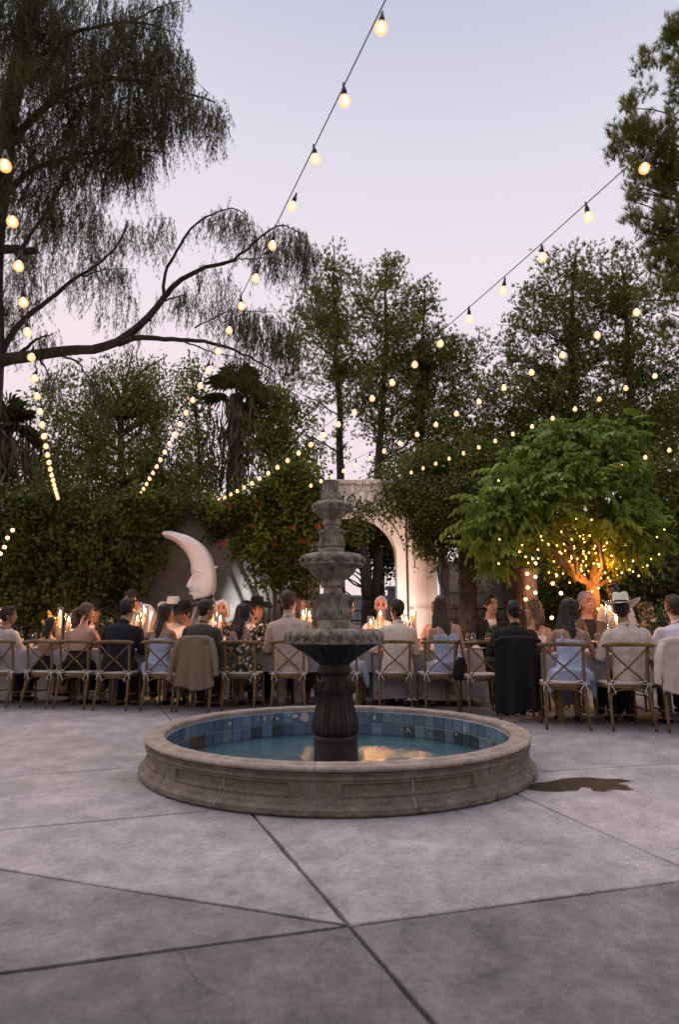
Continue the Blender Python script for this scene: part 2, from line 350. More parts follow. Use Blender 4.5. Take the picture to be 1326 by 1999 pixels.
# ---------------------------------------------------------------- fountain
FX, FY = -0.013, 5.07
m_stone = mat('cantera_stone', (0.115, 0.096, 0.072), (0.245, 0.208, 0.162), 7, 0.9, 0.009, 60, lo=0.3, hi=0.72, speck=.45, sscale=110)
m_cope = mat('coping_stone', (0.16, 0.128, 0.105), (0.36, 0.295, 0.252), 6, 0.85, 0.006, 70, lo=0.28, hi=0.62, speck=.35, sscale=130)
m_mortar = mat('mortar', (0.20, 0.175, 0.16), (0.40, 0.36, 0.335), 30, 0.9, 0.003, 80)
m_mortar2 = mat('old_mortar', (0.17, 0.145, 0.13), (0.30, 0.265, 0.245), 20, 0.9, 0.003, 80)
m_ped = mat('weathered_cast_stone', (0.105, 0.090, 0.070), (0.36, 0.312, 0.255), 13, 0.85, 0.004, 70, lo=0.36, hi=0.66, speck=.35, sscale=120)
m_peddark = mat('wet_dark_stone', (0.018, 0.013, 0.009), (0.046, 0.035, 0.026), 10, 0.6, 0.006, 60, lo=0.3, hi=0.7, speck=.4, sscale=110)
fountain = tag(empty('fountain', (FX, FY, 0)), 'tiered carved stone fountain with round tiled basin in the courtyard', 'fountain')
J0 = -95.0; SEG = 22.5
PROF = [(1.472, 0.004), (1.484, 0.016), (1.485, 0.042), (1.470, 0.054), (1.458, 0.062), (1.456, 0.070), (1.444, 0.078), (1.436, 0.090), (1.434, 0.105), (1.434, 0.12), (1.434, 0.14), (1.434, 0.16), (1.434, 0.172), (1.435, 0.182), (1.446, 0.188), (1.447, 0.200), (1.438, 0.206), (1.438, 0.213), (1.449, 0.220), (1.449, 0.2245)]
def wall_block(half):
    # half -1: carries the left half of a sunk panel (panel continues past its high-angle end), +1: the right half
    a0, a1 = 0.22, SEG-0.22
    th = np.sort(np.unique(np.concatenate([np.linspace(a0, a1, 34), np.array([5.9, 6.3, 16.2, 16.6])])))
    rs = []
    P = [(1.33, 0.004)]+PROF+[(1.33, 0.2245)]
    for a in th:
        ring = []
        for (r, z) in P:
            if 0.1 <= z <= 0.175 and r > 1.4:
                inside = (a > 6.1) if half < 0 else (a < 16.4)
                edge = 6.1 if half < 0 else 16.4
                d = abs(a-edge)
                if inside and 0.115 <= z <= 0.165: r -= 0.013
                elif inside and (0.1 <= z < .115 or .165 < z <= .175): r += 0.007
                elif d < 0.9: r += 0.007
            r += 0.0025*sin(a*1.3+z*40)+random.gauss(0, 0.0009)
            t_ = R(a); ring.append((r*cos(t_), r*sin(t_), z))
        rs.append(np.array(ring))
    mb = MB(); mb.rings(rs, True); me = mb.mesh('wall_block', m_stone); sharp(me, 28); return me
CP = [(1.312, 0.226), (1.312, 0.250), (1.318, 0.260), (1.330, 0.2655), (1.372, 0.267), (1.402, 0.2665), (1.408, 0.262), (1.414, 0.2615), (1.420, 0.264), (1.438, 0.2635), (1.452, 0.258), (1.460, 0.247), (1.458, 0.237), (1.448, 0.229), (1.436, 0.226)]
def cope_block():
    rs = []
    for a in np.linspace(0.16, SEG-0.16, 20):
        rs.append(np.array([((r+random.gauss(0, .0008))*cos(R(a)), (r+random.gauss(0, .0008))*sin(R(a)), z+random.gauss(0, .0006)) for r, z in CP]))
    mb = MB(); mb.rings(rs, True); me = mb.mesh('coping_stone', m_cope); sharp(me, 32); return me
WB = {-1: wall_block(-1), 1: wall_block(1)}; CB = [cope_block() for _ in range(3)]
for k in range(16):
    a = R(J0+SEG*k)
    link('wall_block', WB[1 if k % 2 == 1 else -1] if False else WB[-1 if k % 2 == 0 else 1], fountain, (0, 0, 0), (0, 0, a))
    o = link('coping_stone', CB[k % 3], fountain, (random.gauss(0, .0015), random.gauss(0, .0015), random.uniform(0, .002)), (0, 0, a)); 
# mortar filling the joints, a touch proud where it has smeared
for k in range(16):
    mb = MB(); a = R(J0+SEG*k); wj = 0.0045 if k % 2 else 0.006
    ca, sa = cos(a), sin(a); t_ = np.array([-sa, ca, 0])
    P = [(r-0.004, z) for r, z in PROF]+[(1.31, 0.2245)]
    rs = [np.array([[r*ca, r*sa, z] for r, z in [(1.31, 0.006)]+P])+t_*s_*wj for s_ in (-1, 1)]; mb.rings(rs, True)
    rs = [np.array([[r-.0012 if r > 1.4 else r+.0012, 0, z-.0012] for r, z in CP]) for s_ in (-1, 1)]
    rs = [np.c_[q[:, 0]*ca, q[:, 0]*sa, q[:, 2]]+t_*s_*wj for q, s_ in zip(rs, (-1, 1))]; mb.rings(rs, True)
    mb.build('mortar_joint', m_mortar if k % 2 else m_mortar2, fountain, smooth=False)
# lime bloom that has run out of three joints
def bloom(ang, z0, z1, wd, r_of):
    V = []; Fc = []; n = 9
    for i in range(n):
        z = z0+(z1-z0)*i/(n-1); r = r_of(z)+0.0015
        for s_ in (-1, 1):
            aa = R(ang)+s_*wd*random.uniform(.4, 1)/r+0.006*sin(i*1.7); V.append((r*cos(aa), r*sin(aa), z))
        if i: k = 2*i; Fc.append((k-2, k-1, k+1, k))
    mb = MB(); mb.add(V, Fc); mb.build('lime_stain', m_mortar, fountain, smooth=False)
rf = lambda z: float(np.interp(z, [p[1] for p in PROF], [p[0] for p in PROF]))
bloom(-118.2, 0.10, 0.024, 0.008, rf); bloom(-119.6, 0.05, 0.024, 0.010, rf); bloom(-71, .034, .02, .035, rf)
# inner face: dark setting bed, two rows of glazed tiles, missing pieces left as pale patches
m_bed = mat('tile_bed', (0.26, 0.27, 0.27), (0.36, 0.36, 0.34), 20, 0.9)
mb = MB(); mb.lathe([(1.309, 0.0), (1.309, 0.2255), (1.335, 0.2255), (1.335, 0.0)], 96, cap=False); mb.build('basin_lining', m_bed, fountain)
def tile_mat(name, c1, c2):
    return mat(name, c1, c2, 14, 0.22, 0.0015, 25, spec=0.5, rand=0.30, lo=0.3, hi=0.7)
m_t = [tile_mat('blue_glaze', (0.055, 0.098, 0.165), (0.10, 0.165, 0.245)), tile_mat('teal_glaze', (0.085, 0.14, 0.17), (0.15, 0.22, 0.25)), tile_mat('dark_glaze', (0.016, 0.030, 0.034), (0.035, 0.06, 0.065)), tile_mat('pale_glaze', (0.10, 0.17, 0.24), (0.17, 0.25, 0.32))]
NT = 74; tw = 2*pi*1.305/NT; th_ = 0.109
def tile_mesh(m):
    mb = MB(); e = 0.004; hw, hh = tw/2-0.003, th_/2-0.003
    V = [(-hw, 0, -hh), (hw, 0, -hh), (hw, 0, hh), (-hw, 0, hh), (-hw, -.005, -hh), (hw, -.005, -hh), (hw, -.005, hh), (-hw, -.005, hh), (-hw+e, -.008, -hh+e), (hw-e, -.008, -hh+e), (hw-e, -.008, hh-e), (-hw+e, -.008, hh-e)]
    mb.add(V, [(0, 1, 5, 4), (1, 2, 6, 5), (2, 3, 7, 6), (3, 0, 4, 7), (4, 5, 9, 8), (5, 6, 10, 9), (6, 7, 11, 10), (7, 4, 8, 11), (8, 9, 10, 11)]); return mb.mesh('tile', m, smooth=False)
TM = [tile_mesh(m) for m in m_t]
rt = random.Random(5)
for row in range(2):
    for k in range(NT):
        a = 2*pi*(k+0.5*0)/NT
        ad_ = (math.degrees(a)) % 360
        z = 0.2265-th_/2-0.002-row*th_
        # blue to the left of the column, teal to the right, darker algae-stained ones in the lower row
        if row == 0: c = rt.choices([0, 1, 2, 3], [5, 1, 0, 1] if ad_ > 95 else [1, 5, 0, 3])[0]
        else: c = rt.choices([0, 1, 2, 3], [3, 1, 5, 0] if ad_ > 100 else [1, 4, 3, 1])[0]
        if row == 0 and 103 < ad_ < 106.5: continue
        aa = a
        link('tile', TM[c], fountain, (1.308*cos(aa)+rt.gauss(0, .0006), 1.308*sin(aa), z), (rt.gauss(0, .01), rt.gauss(0, .012), aa-pi/2+rt.gauss(0, .008)))
# chips of glaze knocked off: small irregular pale plaster scabs standing on the tiles
m_chip = mat('bare_plaster', (0.42, 0.37, 0.34), (0.60, 0.54, 0.50), 30, 0.9)
def chip(adeg, z, sx, sz):
    n = 11; V = []; rr = 1.2985
    for i in range(n):
        t_ = 2*pi*i/n; q = random.uniform(.65, 1.1); aa = R(adeg)+sx*q*cos(t_)/rr; V.append((rr*cos(aa), rr*sin(aa), z+sz*q*sin(t_)))
    mb = MB(); mb.add(V+[(v[0]*1.0055, v[1]*1.0055, v[2]) for v in V], [tuple(range(n))]+[(i, n+i, n+(i+1) % n, (i+1) % n) for i in range(n)]); mb.build('chip', m_chip, fountain, smooth=False)
for a_, z_, x_, h_ in ((104.8, .175, .052, .05), (109, .185, .03, .022), (117, .17, .016, .016), (119.5, .19, .010, .02), (123, .18, .012, .026), (126, .185, .006, .02), (112, .20, .012, .01), (140, .17, .02, .02), (74, .17, .018, .028), (68, .19, .008, .008), (59, .08, .012, .02), (58, .06, .008, .012), (60, .05, .006, .01), (48, .06, .007, .01), (30, .15, .014, .04), (35, .09, .01, .012), (62, .07, .007, .012)):
    chip(a_, z_, x_, h_)
m_floor = mat('basin_floor', (0.06, 0.115, 0.155), (0.17, 0.26, 0.31), 7, 0.6, 0.003, 30, lo=.3, hi=.7)
mb = MB(); mb.lathe([(0.001, 0.004), (0.5, 0.004), (1.31, 0.004)], 64, cap=False); mb.build('basin_floor', m_floor, fountain)
# water
m_water = bpy.data.materials.new('pool_water'); m_water.use_nodes = True; t = m_water.node_tree; n = t.nodes; l = t.links; n.remove(n['Principled BSDF'])
tr = n.new('ShaderNodeBsdfTransparent'); tr.inputs[0].default_value = (0.62, 0.78, 0.80, 1); gl = n.new('ShaderNodeBsdfGlossy'); gl.inputs['Roughness'].default_value = 0.14
fr = n.new('ShaderNodeFresnel'); fr.inputs[0].default_value = 1.10; ms = n.new('ShaderNodeMixShader')
co = n.new('ShaderNodeTexCoord'); nz = n.new('ShaderNodeTexNoise'); nz.inputs['Scale'].default_value = 15; nz.inputs['Detail'].default_value = 4; l.new(co.outputs['Object'], nz.inputs['Vector'])
bp = n.new('ShaderNodeBump'); bp.inputs['Distance'].default_value = 0.009; l.new(nz.outputs['Fac'], bp.inputs['Height']); l.new(bp.outputs[0], gl.inputs['Normal']); l.new(bp.outputs[0], fr.inputs['Normal'])
fm = n.new('ShaderNodeMath'); fm.operation = 'MULTIPLY'; fm.inputs[1].default_value = 0.45; l.new(fr.outputs[0], fm.inputs[0]); l.new(fm.outputs[0], ms.inputs[0]); l.new(tr.outputs[0], ms.inputs[1]); l.new(gl.outputs[0], ms.inputs[2]); l.new(ms.outputs[0], n['Material Output'].inputs[0])
mb = MB(); mb.lathe([(0.001, 0.0), (0.6, 0.0), (1.3, 0.0)], 64, cap=False); o = mb.build('water', m_water, loc=(FX, FY, 0.018)); tag(o, 'shallow blue water lying in the fountain basin', kind='structure')
m_scum = mat('floating_leaf', (0.18, 0.16, 0.11), (0.32, 0.29, 0.22), 30, 0.8)
mb = MB()
for i in range(90):
    a = random.gauss(-1.25, .5); r = random.uniform(.45, 1.2); x, y = r*cos(a), r*sin(a); s_ = random.uniform(.004, .016); q = random.uniform(0, pi)
    mb.add([(x+s_*cos(q), y+s_*sin(q), .0), (x-s_*.4*sin(q), y+s_*.4*cos(q), .001), (x-s_*cos(q), y-s_*sin(q), .0), (x+s_*.4*sin(q), y-s_*.4*cos(q), .0)], [(0, 1, 2, 3)])
o = mb.build('leaf_litter', m_scum, loc=(FX, FY, 0.021), smooth=False); tag(o, 'small dry leaf bits floating on the fountain water', 'leaf litter', kind='stuff')

# --- pedestal: profile read off the photograph (pixel row, half width in pixels)
def prow(y, hw):
    z = at(655, y, FY)[2]; d = FY*cos(TILT)+(z-CAM_H)*sin(TILT); return (hw*d/F_PX, z)
def smoothp(rows, sub=4):
    P = np.array([prow(*r) for r in rows]); k = np.arange(len(P)); kk = np.linspace(0, len(P)-1, (len(P)-1)*sub+1)
    # light Catmull-Rom
    o_ = []
    for t_ in kk:
        i = min(int(t_), len(P)-2); u = t_-i; p0, p1, p2, p3 = P[max(i-1, 0)], P[i], P[i+1], P[min(i+2, len(P)-1)]
        q = 0.5*((2*p1)+(-p0+p2)*u*.6+(2*p0-5*p1+4*p2-p3)*u*u*.6+(-p0+3*p1-3*p2+p3)*u**3*.6)+0.5*0
        q = p1+(p2-p1)*u if True else q
        o_.append(q)
    return [tuple(x) for x in o_]
PEDX = -0.02
def axis(z): return -0.040*(z-0.3)/2.0       # the column leans a hair to the left
def ped(name, rows, fn=None, m=m_ped, n=96, sub=4, ang=40, cap=True):
    prof = smoothp(rows, sub); mb = MB(); th = np.linspace(0, 2*pi, n, endpoint=False); rs = []
    zmin, zmax = min(p[1] for p in prof), max(p[1] for p in prof)
    for k, (r, z) in enumerate(prof):
        t_ = k/(len(prof)-1); rr = np.full(n, r) if fn is None else fn(r, t_, th)
        rs.append(np.c_[PEDX+axis(z)+rr*np.cos(th), rr*np.sin(th), np.full(n, z)])
    mb.rings(rs, cap); o = mb.build(name, m, fountain); sharp(o, ang); return o
def acanthus(nl, t0, t1, amp, flip=False, ribs=4):
    # upright leaves: midrib, fluting, curled tip
    def f(r, t_, th):
        u = (t_-t0)/(t1-t0)
        if u < 0 or u > 1: return np.full(len(th), r)
        if flip: u = 1-u
        ph = (th*nl/(2*pi)) % 1.0-0.5; wdt = 0.48*(1-0.55*max(0, u-.35)/.65)
        body = np.clip(1-(np.abs(ph)/wdt)**3, 0, 1)
        flute = 0.28*np.cos(2*pi*ph*ribs*(1+0.5*u))+0.30*np.exp(-(ph/.05)**2)
        curl = 1.0+1.6*exp(-((u-0.88)/.10)**2)
        env = min(1, u*6+.2)
        return r+amp*env*curl*body*(0.75+flute)-amp*.35*(1-body)
    return f
def lobes(nl, amp, p=1.0):
    return lambda r, t_, th: r+amp*(np.abs(np.sin(th*nl/2))**p-0.5)*sin(pi*min(1, t_*1.05))
# base drum and lower stem, dark and wet
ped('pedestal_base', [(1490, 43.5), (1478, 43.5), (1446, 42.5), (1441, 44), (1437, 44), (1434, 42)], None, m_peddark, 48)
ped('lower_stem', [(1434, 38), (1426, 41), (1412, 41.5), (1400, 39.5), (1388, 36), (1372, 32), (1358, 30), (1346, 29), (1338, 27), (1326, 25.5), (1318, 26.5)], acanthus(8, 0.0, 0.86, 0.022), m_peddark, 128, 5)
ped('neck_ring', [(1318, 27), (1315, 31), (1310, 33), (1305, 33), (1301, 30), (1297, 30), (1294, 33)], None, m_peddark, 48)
mb = MB()
def bead_ring(mb, y, hw, n, rad, squash=1.0, ph=0.0):
    r, z = prow(y, hw)
    for i in range(n):
        a = 2*pi*(i+ph)/n; mb.ell((PEDX+axis(z)+r*cos(a), r*sin(a), z), (rad, rad, rad*squash), None, 8, 6)
for i in range(8):          # curled leaf tips standing off the stem
    a = 2*pi*(i+.5)/8; r, z = prow(1345, 28); ca, sa = cos(a), sin(a); p = lambda dr, dz: (PEDX+axis(z)+(r+dr)*ca, (r+dr)*sa, z+dz)
    mb.tube([p(-.01, -.04), p(.012, -.01), p(.026, .012), p(.030, -.006), p(.022, -.022)], [.02, .022, .017, .012, .004], 7, squash=.6)
mb.build('leaf_tip', m_ped, fountain)
def bowl(under, rim, lobes_n, eggs_n, egg_y, egg_hw, egg_r, inner_y, m_under, depth=0.05):
    ped('bowl_underside', under, lambda r, t_, th: r+0.020*(np.abs(np.cos(th*lobes_n/2))**.6-.5)*sin(pi*min(1, t_*1.02))+.005*np.cos(th*lobes_n*3)*sin(pi*t_), m_under, 144, 5, cap=False)
    P = rim; prof = [prow(*q) for q in P]
    mb = MB(); th = np.linspace(0, 2*pi, 144, endpoint=False); rs = []
    rin, zin = prow(inner_y, P[-1][1]-5)
    full = prof+[(prof[-1][0]-.012, prof[-1][1]-.003), (prof[-1][0]-.03, prof[-1][1]-.012), (prof[-1][0]*.75, prof[-1][1]-depth*.8), (prof[-1][0]*.3, prof[-1][1]-depth)]
    for r, z in full:
        rs.append(np.c_[PEDX+axis(z)+r*np.cos(th), r*np.sin(th), np.full(144, z)+0.002*np.sin(th*eggs_n)])
    mb.rings(rs, False); o = mb.build('bowl', m_ped, fountain); sharp(o, 50)
    # egg-and-dart: eggs in raised collars with darts between, all cut from the rim
    mb = MB(); r, z = prow(egg_y, egg_hw); zt = prow(P[-1][0], 1)[1]; zb = prow(P[0][0], 1)[1]
    for i in range(eggs_n):
        a = 2*pi*i/eggs_n; ca, sa = cos(a), sin(a); tx = np.array([-sa, ca, 0]); c = np.array([PEDX+axis(z)+r*ca, r*sa, z]); outv = np.array([ca, sa, 0])
        Rm = np.c_[tx, outv, np.array([0, 0, 1.])]
        mb.ell(c+outv*.006, (egg_r*.60, egg_r*.62, egg_r*.92), Rm, 10, 8)
        arc = [c+tx*egg_r*.95*cos(q)+np.array([0, 0, 1])*egg_r*1.15*sin(q)+outv*(.012-.004*sin(q)) for q in np.linspace(R(160), R(380), 9)]
        mb.tube(arc, egg_r*.22, 6)
        a2 = a+pi/eggs_n; t2 = np.array([-sin(a2), cos(a2), 0]); o2 = np.array([cos(a2), sin(a2), 0]); c2 = np.array([PEDX+axis(z), 0, z])+o2*r
        mb.add([c2+t2*egg_r*.34+[0, 0, egg_r*1.0], c2-t2*egg_r*.34+[0, 0, egg_r*1.0], c2+o2*egg_r*.4+[0, 0, egg_r*.7], c2+[0, 0, -egg_r*1.15], c2+o2*egg_r*.35+[0, 0, -egg_r*.6]], [(0, 2, 4), (4, 3, 0), (1, 4, 2), (1, 3, 4), (0, 1, 2)])
    mb.build('egg_and_dart', m_ped, fountain)
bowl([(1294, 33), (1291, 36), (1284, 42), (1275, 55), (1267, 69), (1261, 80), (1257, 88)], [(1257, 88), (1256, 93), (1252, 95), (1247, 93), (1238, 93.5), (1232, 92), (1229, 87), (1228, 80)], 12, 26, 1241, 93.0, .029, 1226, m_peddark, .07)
ped('middle_plinth', [(1236, 31), (1221, 31), (1213, 31), (1211, 29)], None, m_ped, 48)
ped('middle_stem', [(1211, 28.5), (1206, 30), (1199, 30), (1190, 28), (1180, 25), (1171, 22.5), (1163, 20.5), (1155, 18.5), (1149, 18.5), (1146, 20)], acanthus(8, 0.0, 0.72, 0.020), m_ped, 128, 6)
ped('neck_ring', [(1147, 20), (1145, 23.5), (1141, 24.5), (1138, 24.5), (1136, 22), (1133, 24)], None, m_ped, 48)
bowl([(1133, 24), (1128, 30), (1122, 36), (1115, 41), (1110, 45), (1107, 56)], [(1107, 56), (1105.5, 61), (1102, 61.5), (1100, 59), (1094, 61.5), (1089, 61), (1085, 57), (1083, 51)], 10, 18, 1094, 60.5, .024, 1082, m_ped, .05)
ped('upper_plinth', [(1088, 23.5), (1079, 23.5), (1073, 23.5), (1071, 22)], None, m_ped, 48)
ped('upper_stem', [(1071, 21.5), (1067, 22.5), (1061, 22), (1053, 20), (1046, 17.5), (1040, 16), (1033, 14.5), (1029, 14.5), (1026, 16)], acanthus(7, 0.0, 0.74, 0.017), m_ped, 112, 6)
ped('neck_ring', [(1027, 16), (1025, 18.5), (1021, 19), (1018, 18), (1015, 17)], None, m_ped, 48)
bowl([(1015, 17), (1011, 20), (1006, 24), (1002, 27), (1000, 33)], [(1000, 33), (999, 36.5), (996, 37.5), (993, 37), (989, 38), (985, 35.5), (982, 31), (981, 28)], 9, 12, 991, 36.5, .021, 980, m_ped, .03)
ped('finial', [(984, 20), (979, 20), (974, 20.5), (968, 19), (962, 16.5), (956, 14), (952, 13.5), (947, 14), (942, 15.5), (939.5, 15.5), (939, 12)], lambda r, t_, th: r+0.004*np.cos(th*12)*(1 if t_ > .5 else .3)+(.004*np.cos(th*9+t_*30)*np.cos(t_*60) if t_ < .5 else 0), m_ped, 96, 5)
# ---------------------------------------------------------------- walls, arch, background buildings
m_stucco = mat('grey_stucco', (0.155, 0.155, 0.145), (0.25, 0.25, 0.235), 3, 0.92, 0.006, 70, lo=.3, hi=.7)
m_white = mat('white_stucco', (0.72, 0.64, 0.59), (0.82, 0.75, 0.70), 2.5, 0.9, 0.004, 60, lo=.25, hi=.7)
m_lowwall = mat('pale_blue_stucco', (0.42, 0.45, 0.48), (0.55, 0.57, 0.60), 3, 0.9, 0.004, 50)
m_iron = mat('black_iron', (0.012, 0.012, 0.012), None, rough=0.5, spec=0.4)
WALL_Y = 11.5
ztop = at(300, 980, WALL_Y)[2]
xr = at(625, 1000, WALL_Y)[0]
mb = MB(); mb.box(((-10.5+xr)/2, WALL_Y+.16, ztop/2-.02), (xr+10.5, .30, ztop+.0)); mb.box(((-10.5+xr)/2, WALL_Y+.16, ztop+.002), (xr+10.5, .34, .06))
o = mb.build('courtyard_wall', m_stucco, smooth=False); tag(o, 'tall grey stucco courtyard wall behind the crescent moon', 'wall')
bv = o.modifiers.new('b', 'BEVEL'); bv.width = 0.02; bv.segments = 2
# arch wall
AY = 11.25
ax0, ax1 = at(560, 1000, AY)[0], at(793, 1100, AY)[0]
acx = at(690, 1100, AY)[0]; arad = at(775, 1100, AY)[0]-acx; aspr = at(690, 1088, AY)[2]; atop = at(690, 946, AY)[2]
mb = MB(); n = 28; th = 0.42
outer = [(ax1, 0), (ax1, atop), (ax0, atop), (ax0, 0)]
arc = [(acx-arad, 0), (acx-arad, aspr)]+[(acx-arad*cos(pi*i/n), aspr+arad*sin(pi*i/n)) for i in range(1, n)]+[(acx+arad, aspr), (acx+arad, 0)]
# front / back faces as a strip from the arch edge to the outer rectangle
def outer_of(x, z):
    if z <= aspr+1e-6: return (ax0 if x < acx else ax1, z)
    dx, dz = x-acx, z-aspr; t_ = min(((ax1-acx)/dx) if dx > 1e-6 else (((ax0-acx)/dx) if dx < -1e-6 else 1e9), (atop-aspr)/dz if dz > 1e-6 else 1e9); return (acx+dx*t_, aspr+dz*t_)
pts = []
for p in arc: pts.append((p, outer_of(*p)))
# make sure the two upper corners are hit
ex = []
for i, (p, q) in enumerate(pts):
    ex.append((p, q))
    if i+1 < len(pts):
        q2 = pts[i+1][1]
        for cx_ in (ax0, ax1):
            if abs(q[0]-cx_) < 1e-6 and abs(q2[1]-atop) < 1e-6 and abs(q2[0]-cx_) > 1e-6 or (abs(q2[0]-cx_) < 1e-6 and abs(q[1]-atop) < 1e-6 and abs(q[0]-cx_) > 1e-6): ex.append((p, (cx_, atop)))
V = []; Fc = []
for y in (AY, AY+th):
    for p, q in ex: V += [(p[0], y, p[1]), (q[0], y, q[1])]
k = len(ex)
for i in range(k-1):
    a = 2*i; Fc.append((a, a+2, a+3, a+1)); b = 2*k+2*i; Fc.append((b, b+1, b+3, b+2))
    Fc.append((a, 2*k+2*i, 2*k+2*i+2, a+2)); Fc.append((a+1, a+3, 2*k+2*i+3, 2*k+2*i+1))
mb.add(V, Fc)
arch = mb.build('arch_wall', m_white, smooth=False); tag(arch, 'white stucco wall with a round arched gateway behind the table', 'archway')
mb = MB(); mb.box(((ax0+ax1)/2, AY+th/2, atop+.045), (ax1-ax0+.10, th+.12, .085)); o = mb.build('cornice', m_white, arch, smooth=False); bv = o.modifiers.new('b', 'BEVEL'); bv.width = 0.02; bv.segments = 2
# raised band round the arch
mb = MB(); rs = []
for i in range(-4, n+5):
    if i < 0: x, z, nx, nz = acx-arad, aspr*(1+i/4.0), -1, 0
    elif i > n: x, z, nx, nz = acx+arad, aspr*(1-(i-n)/4.0), 1, 0
    else: x, z, nx, nz = acx-arad*cos(pi*i/n), aspr+arad*sin(pi*i/n), -cos(pi*i/n), sin(pi*i/n)
    rs.append(np.array([[x-nx*.004, AY-.045, z-nz*.004], [x+nx*.13, AY-.045, z+nz*.13], [x+nx*.13, AY+.03, z+nz*.13], [x-nx*.004, AY+.03, z-nz*.004]]))
mb.rings(rs, True); mb.build('arch_band', m_white, arch, smooth=False)
# fluted pilaster right of the arch
px0, px1 = at(797, 1100, AY)[0], at(851, 1100, AY)[0]; ptop = at(800, 950, AY)[2]
mb = MB(); mb.box(((px0+px1)/2, AY+.14, ptop/2), (px1-px0, .5, ptop)); o = mb.build('pilaster', m_white, arch, smooth=False)
nf = 3; fw = (px1-px0)/nf
for i in range(nf):
    mb = MB(); xc = px0+fw*(i+.5); mb.box((xc, AY-.118, ptop/2-.05), (fw-.022, .012, ptop-.12)); o = mb.build('panel', m_white, arch, smooth=False); bv = o.modifiers.new('b', 'BEVEL'); bv.width = 0.004; bv.segments = 1
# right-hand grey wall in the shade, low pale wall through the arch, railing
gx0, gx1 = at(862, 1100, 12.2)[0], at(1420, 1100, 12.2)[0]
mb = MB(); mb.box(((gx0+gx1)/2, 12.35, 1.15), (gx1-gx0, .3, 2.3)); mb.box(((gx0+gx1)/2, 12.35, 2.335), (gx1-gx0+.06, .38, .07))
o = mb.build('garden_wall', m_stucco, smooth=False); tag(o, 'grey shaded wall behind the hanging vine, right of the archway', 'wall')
mb = MB(); mb.box((-.2+.7, 15.1, .9), (5.2, .25, 1.8)); mb.box((.5, 15.1, 1.83), (5.3, .33, .06)); o = mb.build('low_wall', m_lowwall, smooth=False); tag(o, 'pale low garden wall seen through the archway', 'wall')
mb = MB(); x = at(772, 1100, 13.4)[0]; mb.box((x, 13.5, .95), (.32, .32, 1.9)); mb.box((x, 13.5, 1.93), (.42, .42, .06)); mb.box((x, 13.5, .06), (.40, .40, .12)); o = mb.build('gate_pier', mat('grey_render', (.16, .17, .18), (.22, .23, .24), 4, .9), smooth=False); tag(o, 'square grey gate pier seen just inside the arch on the right', 'pier')
def railing(x0, x1, y, h, label):
    root = tag(empty('railing', ((x0+x1)/2, y, 0)), label, 'railing'); Ln = x1-x0
    for z in (h, h*.86, .12):
        mb = MB(); mb.box((0, 0, z), (Ln, .03, .03)); mb.build('rail', m_iron, root, smooth=False)
    me = None
    for i in range(int(Ln/.13)+1):
        if me is None: mb = MB(); mb.tube([(0, 0, 0), (0, 0, h-.015)], .008, 6); me = mb.mesh('baluster', m_iron)
        link('baluster', me, root, (-Ln/2+.02+i*.13, 0, 0))
railing(at(672, 1150, 12.9)[0], at(745, 1150, 12.9)[0], 12.9, 1.42, 'black iron railing seen through the archway')
railing(at(862, 1150, 11.6)[0], at(1035, 1150, 11.6)[0], 11.7, 1.42, 'black iron railing in front of the shaded grey wall')
# tan column right of it
mb = MB(); c = at(1032, 1150, 11.0); mb.lathe([(.20, 0), (.20, .12), (.16, .14), (.155, 1.95), (.19, 1.99), (.19, 2.09)], 24, (c[0], 11.0, 0)); o = mb.build('garden_column', mat('tan_plaster', (.30, .24, .20), (.40, .33, .28), 5, .9)); sharp(o); tag(o, 'tan plaster column left of the fairy-light tree', 'column')
# ---------------------------------------------------------------- plants
def leafmat(name, c1, c2, tr=0.30, rough=0.6, spec=0.25):
    return mat(name, c1, c2, 1.6, rough, translucent=tr, lo=.32, hi=.68, detail=8, spec=spec)
m_bark = mat('bark', (0.028, 0.022, 0.017), (0.06, 0.048, 0.038), 9, 0.95, 0.012, 30)
m_pinebark = mat('pine_bark', (0.035, 0.027, 0.021), (0.07, 0.054, 0.043), 9, 0.95, 0.01, 30)
m_pine = leafmat('pine_needles', (0.0900, 0.1098, 0.0140), (0.1850, 0.2128, 0.0340), .25)
m_pine2 = leafmat('olive_needles', (0.1100, 0.1299, 0.0200), (0.2150, 0.2464, 0.0500), .30)
m_droop = leafmat('dark_drooping_leaves', (0.040, 0.042, 0.011), (0.095, 0.096, 0.026), .22)
m_broad = leafmat('background_leaves', (0.0825, 0.0990, 0.0150), (0.1812, 0.2035, 0.0375), .25)
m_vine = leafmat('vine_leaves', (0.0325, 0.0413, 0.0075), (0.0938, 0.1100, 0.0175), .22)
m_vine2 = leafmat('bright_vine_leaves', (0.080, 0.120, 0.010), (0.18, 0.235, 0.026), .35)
m_fresh = leafmat('fresh_green_leaves', (0.085, 0.148, 0.014), (0.220, 0.315, 0.044), .40, .5)
m_fan = leafmat('palm_leaves', (0.050, 0.054, 0.012), (0.105, 0.108, 0.028), .2)

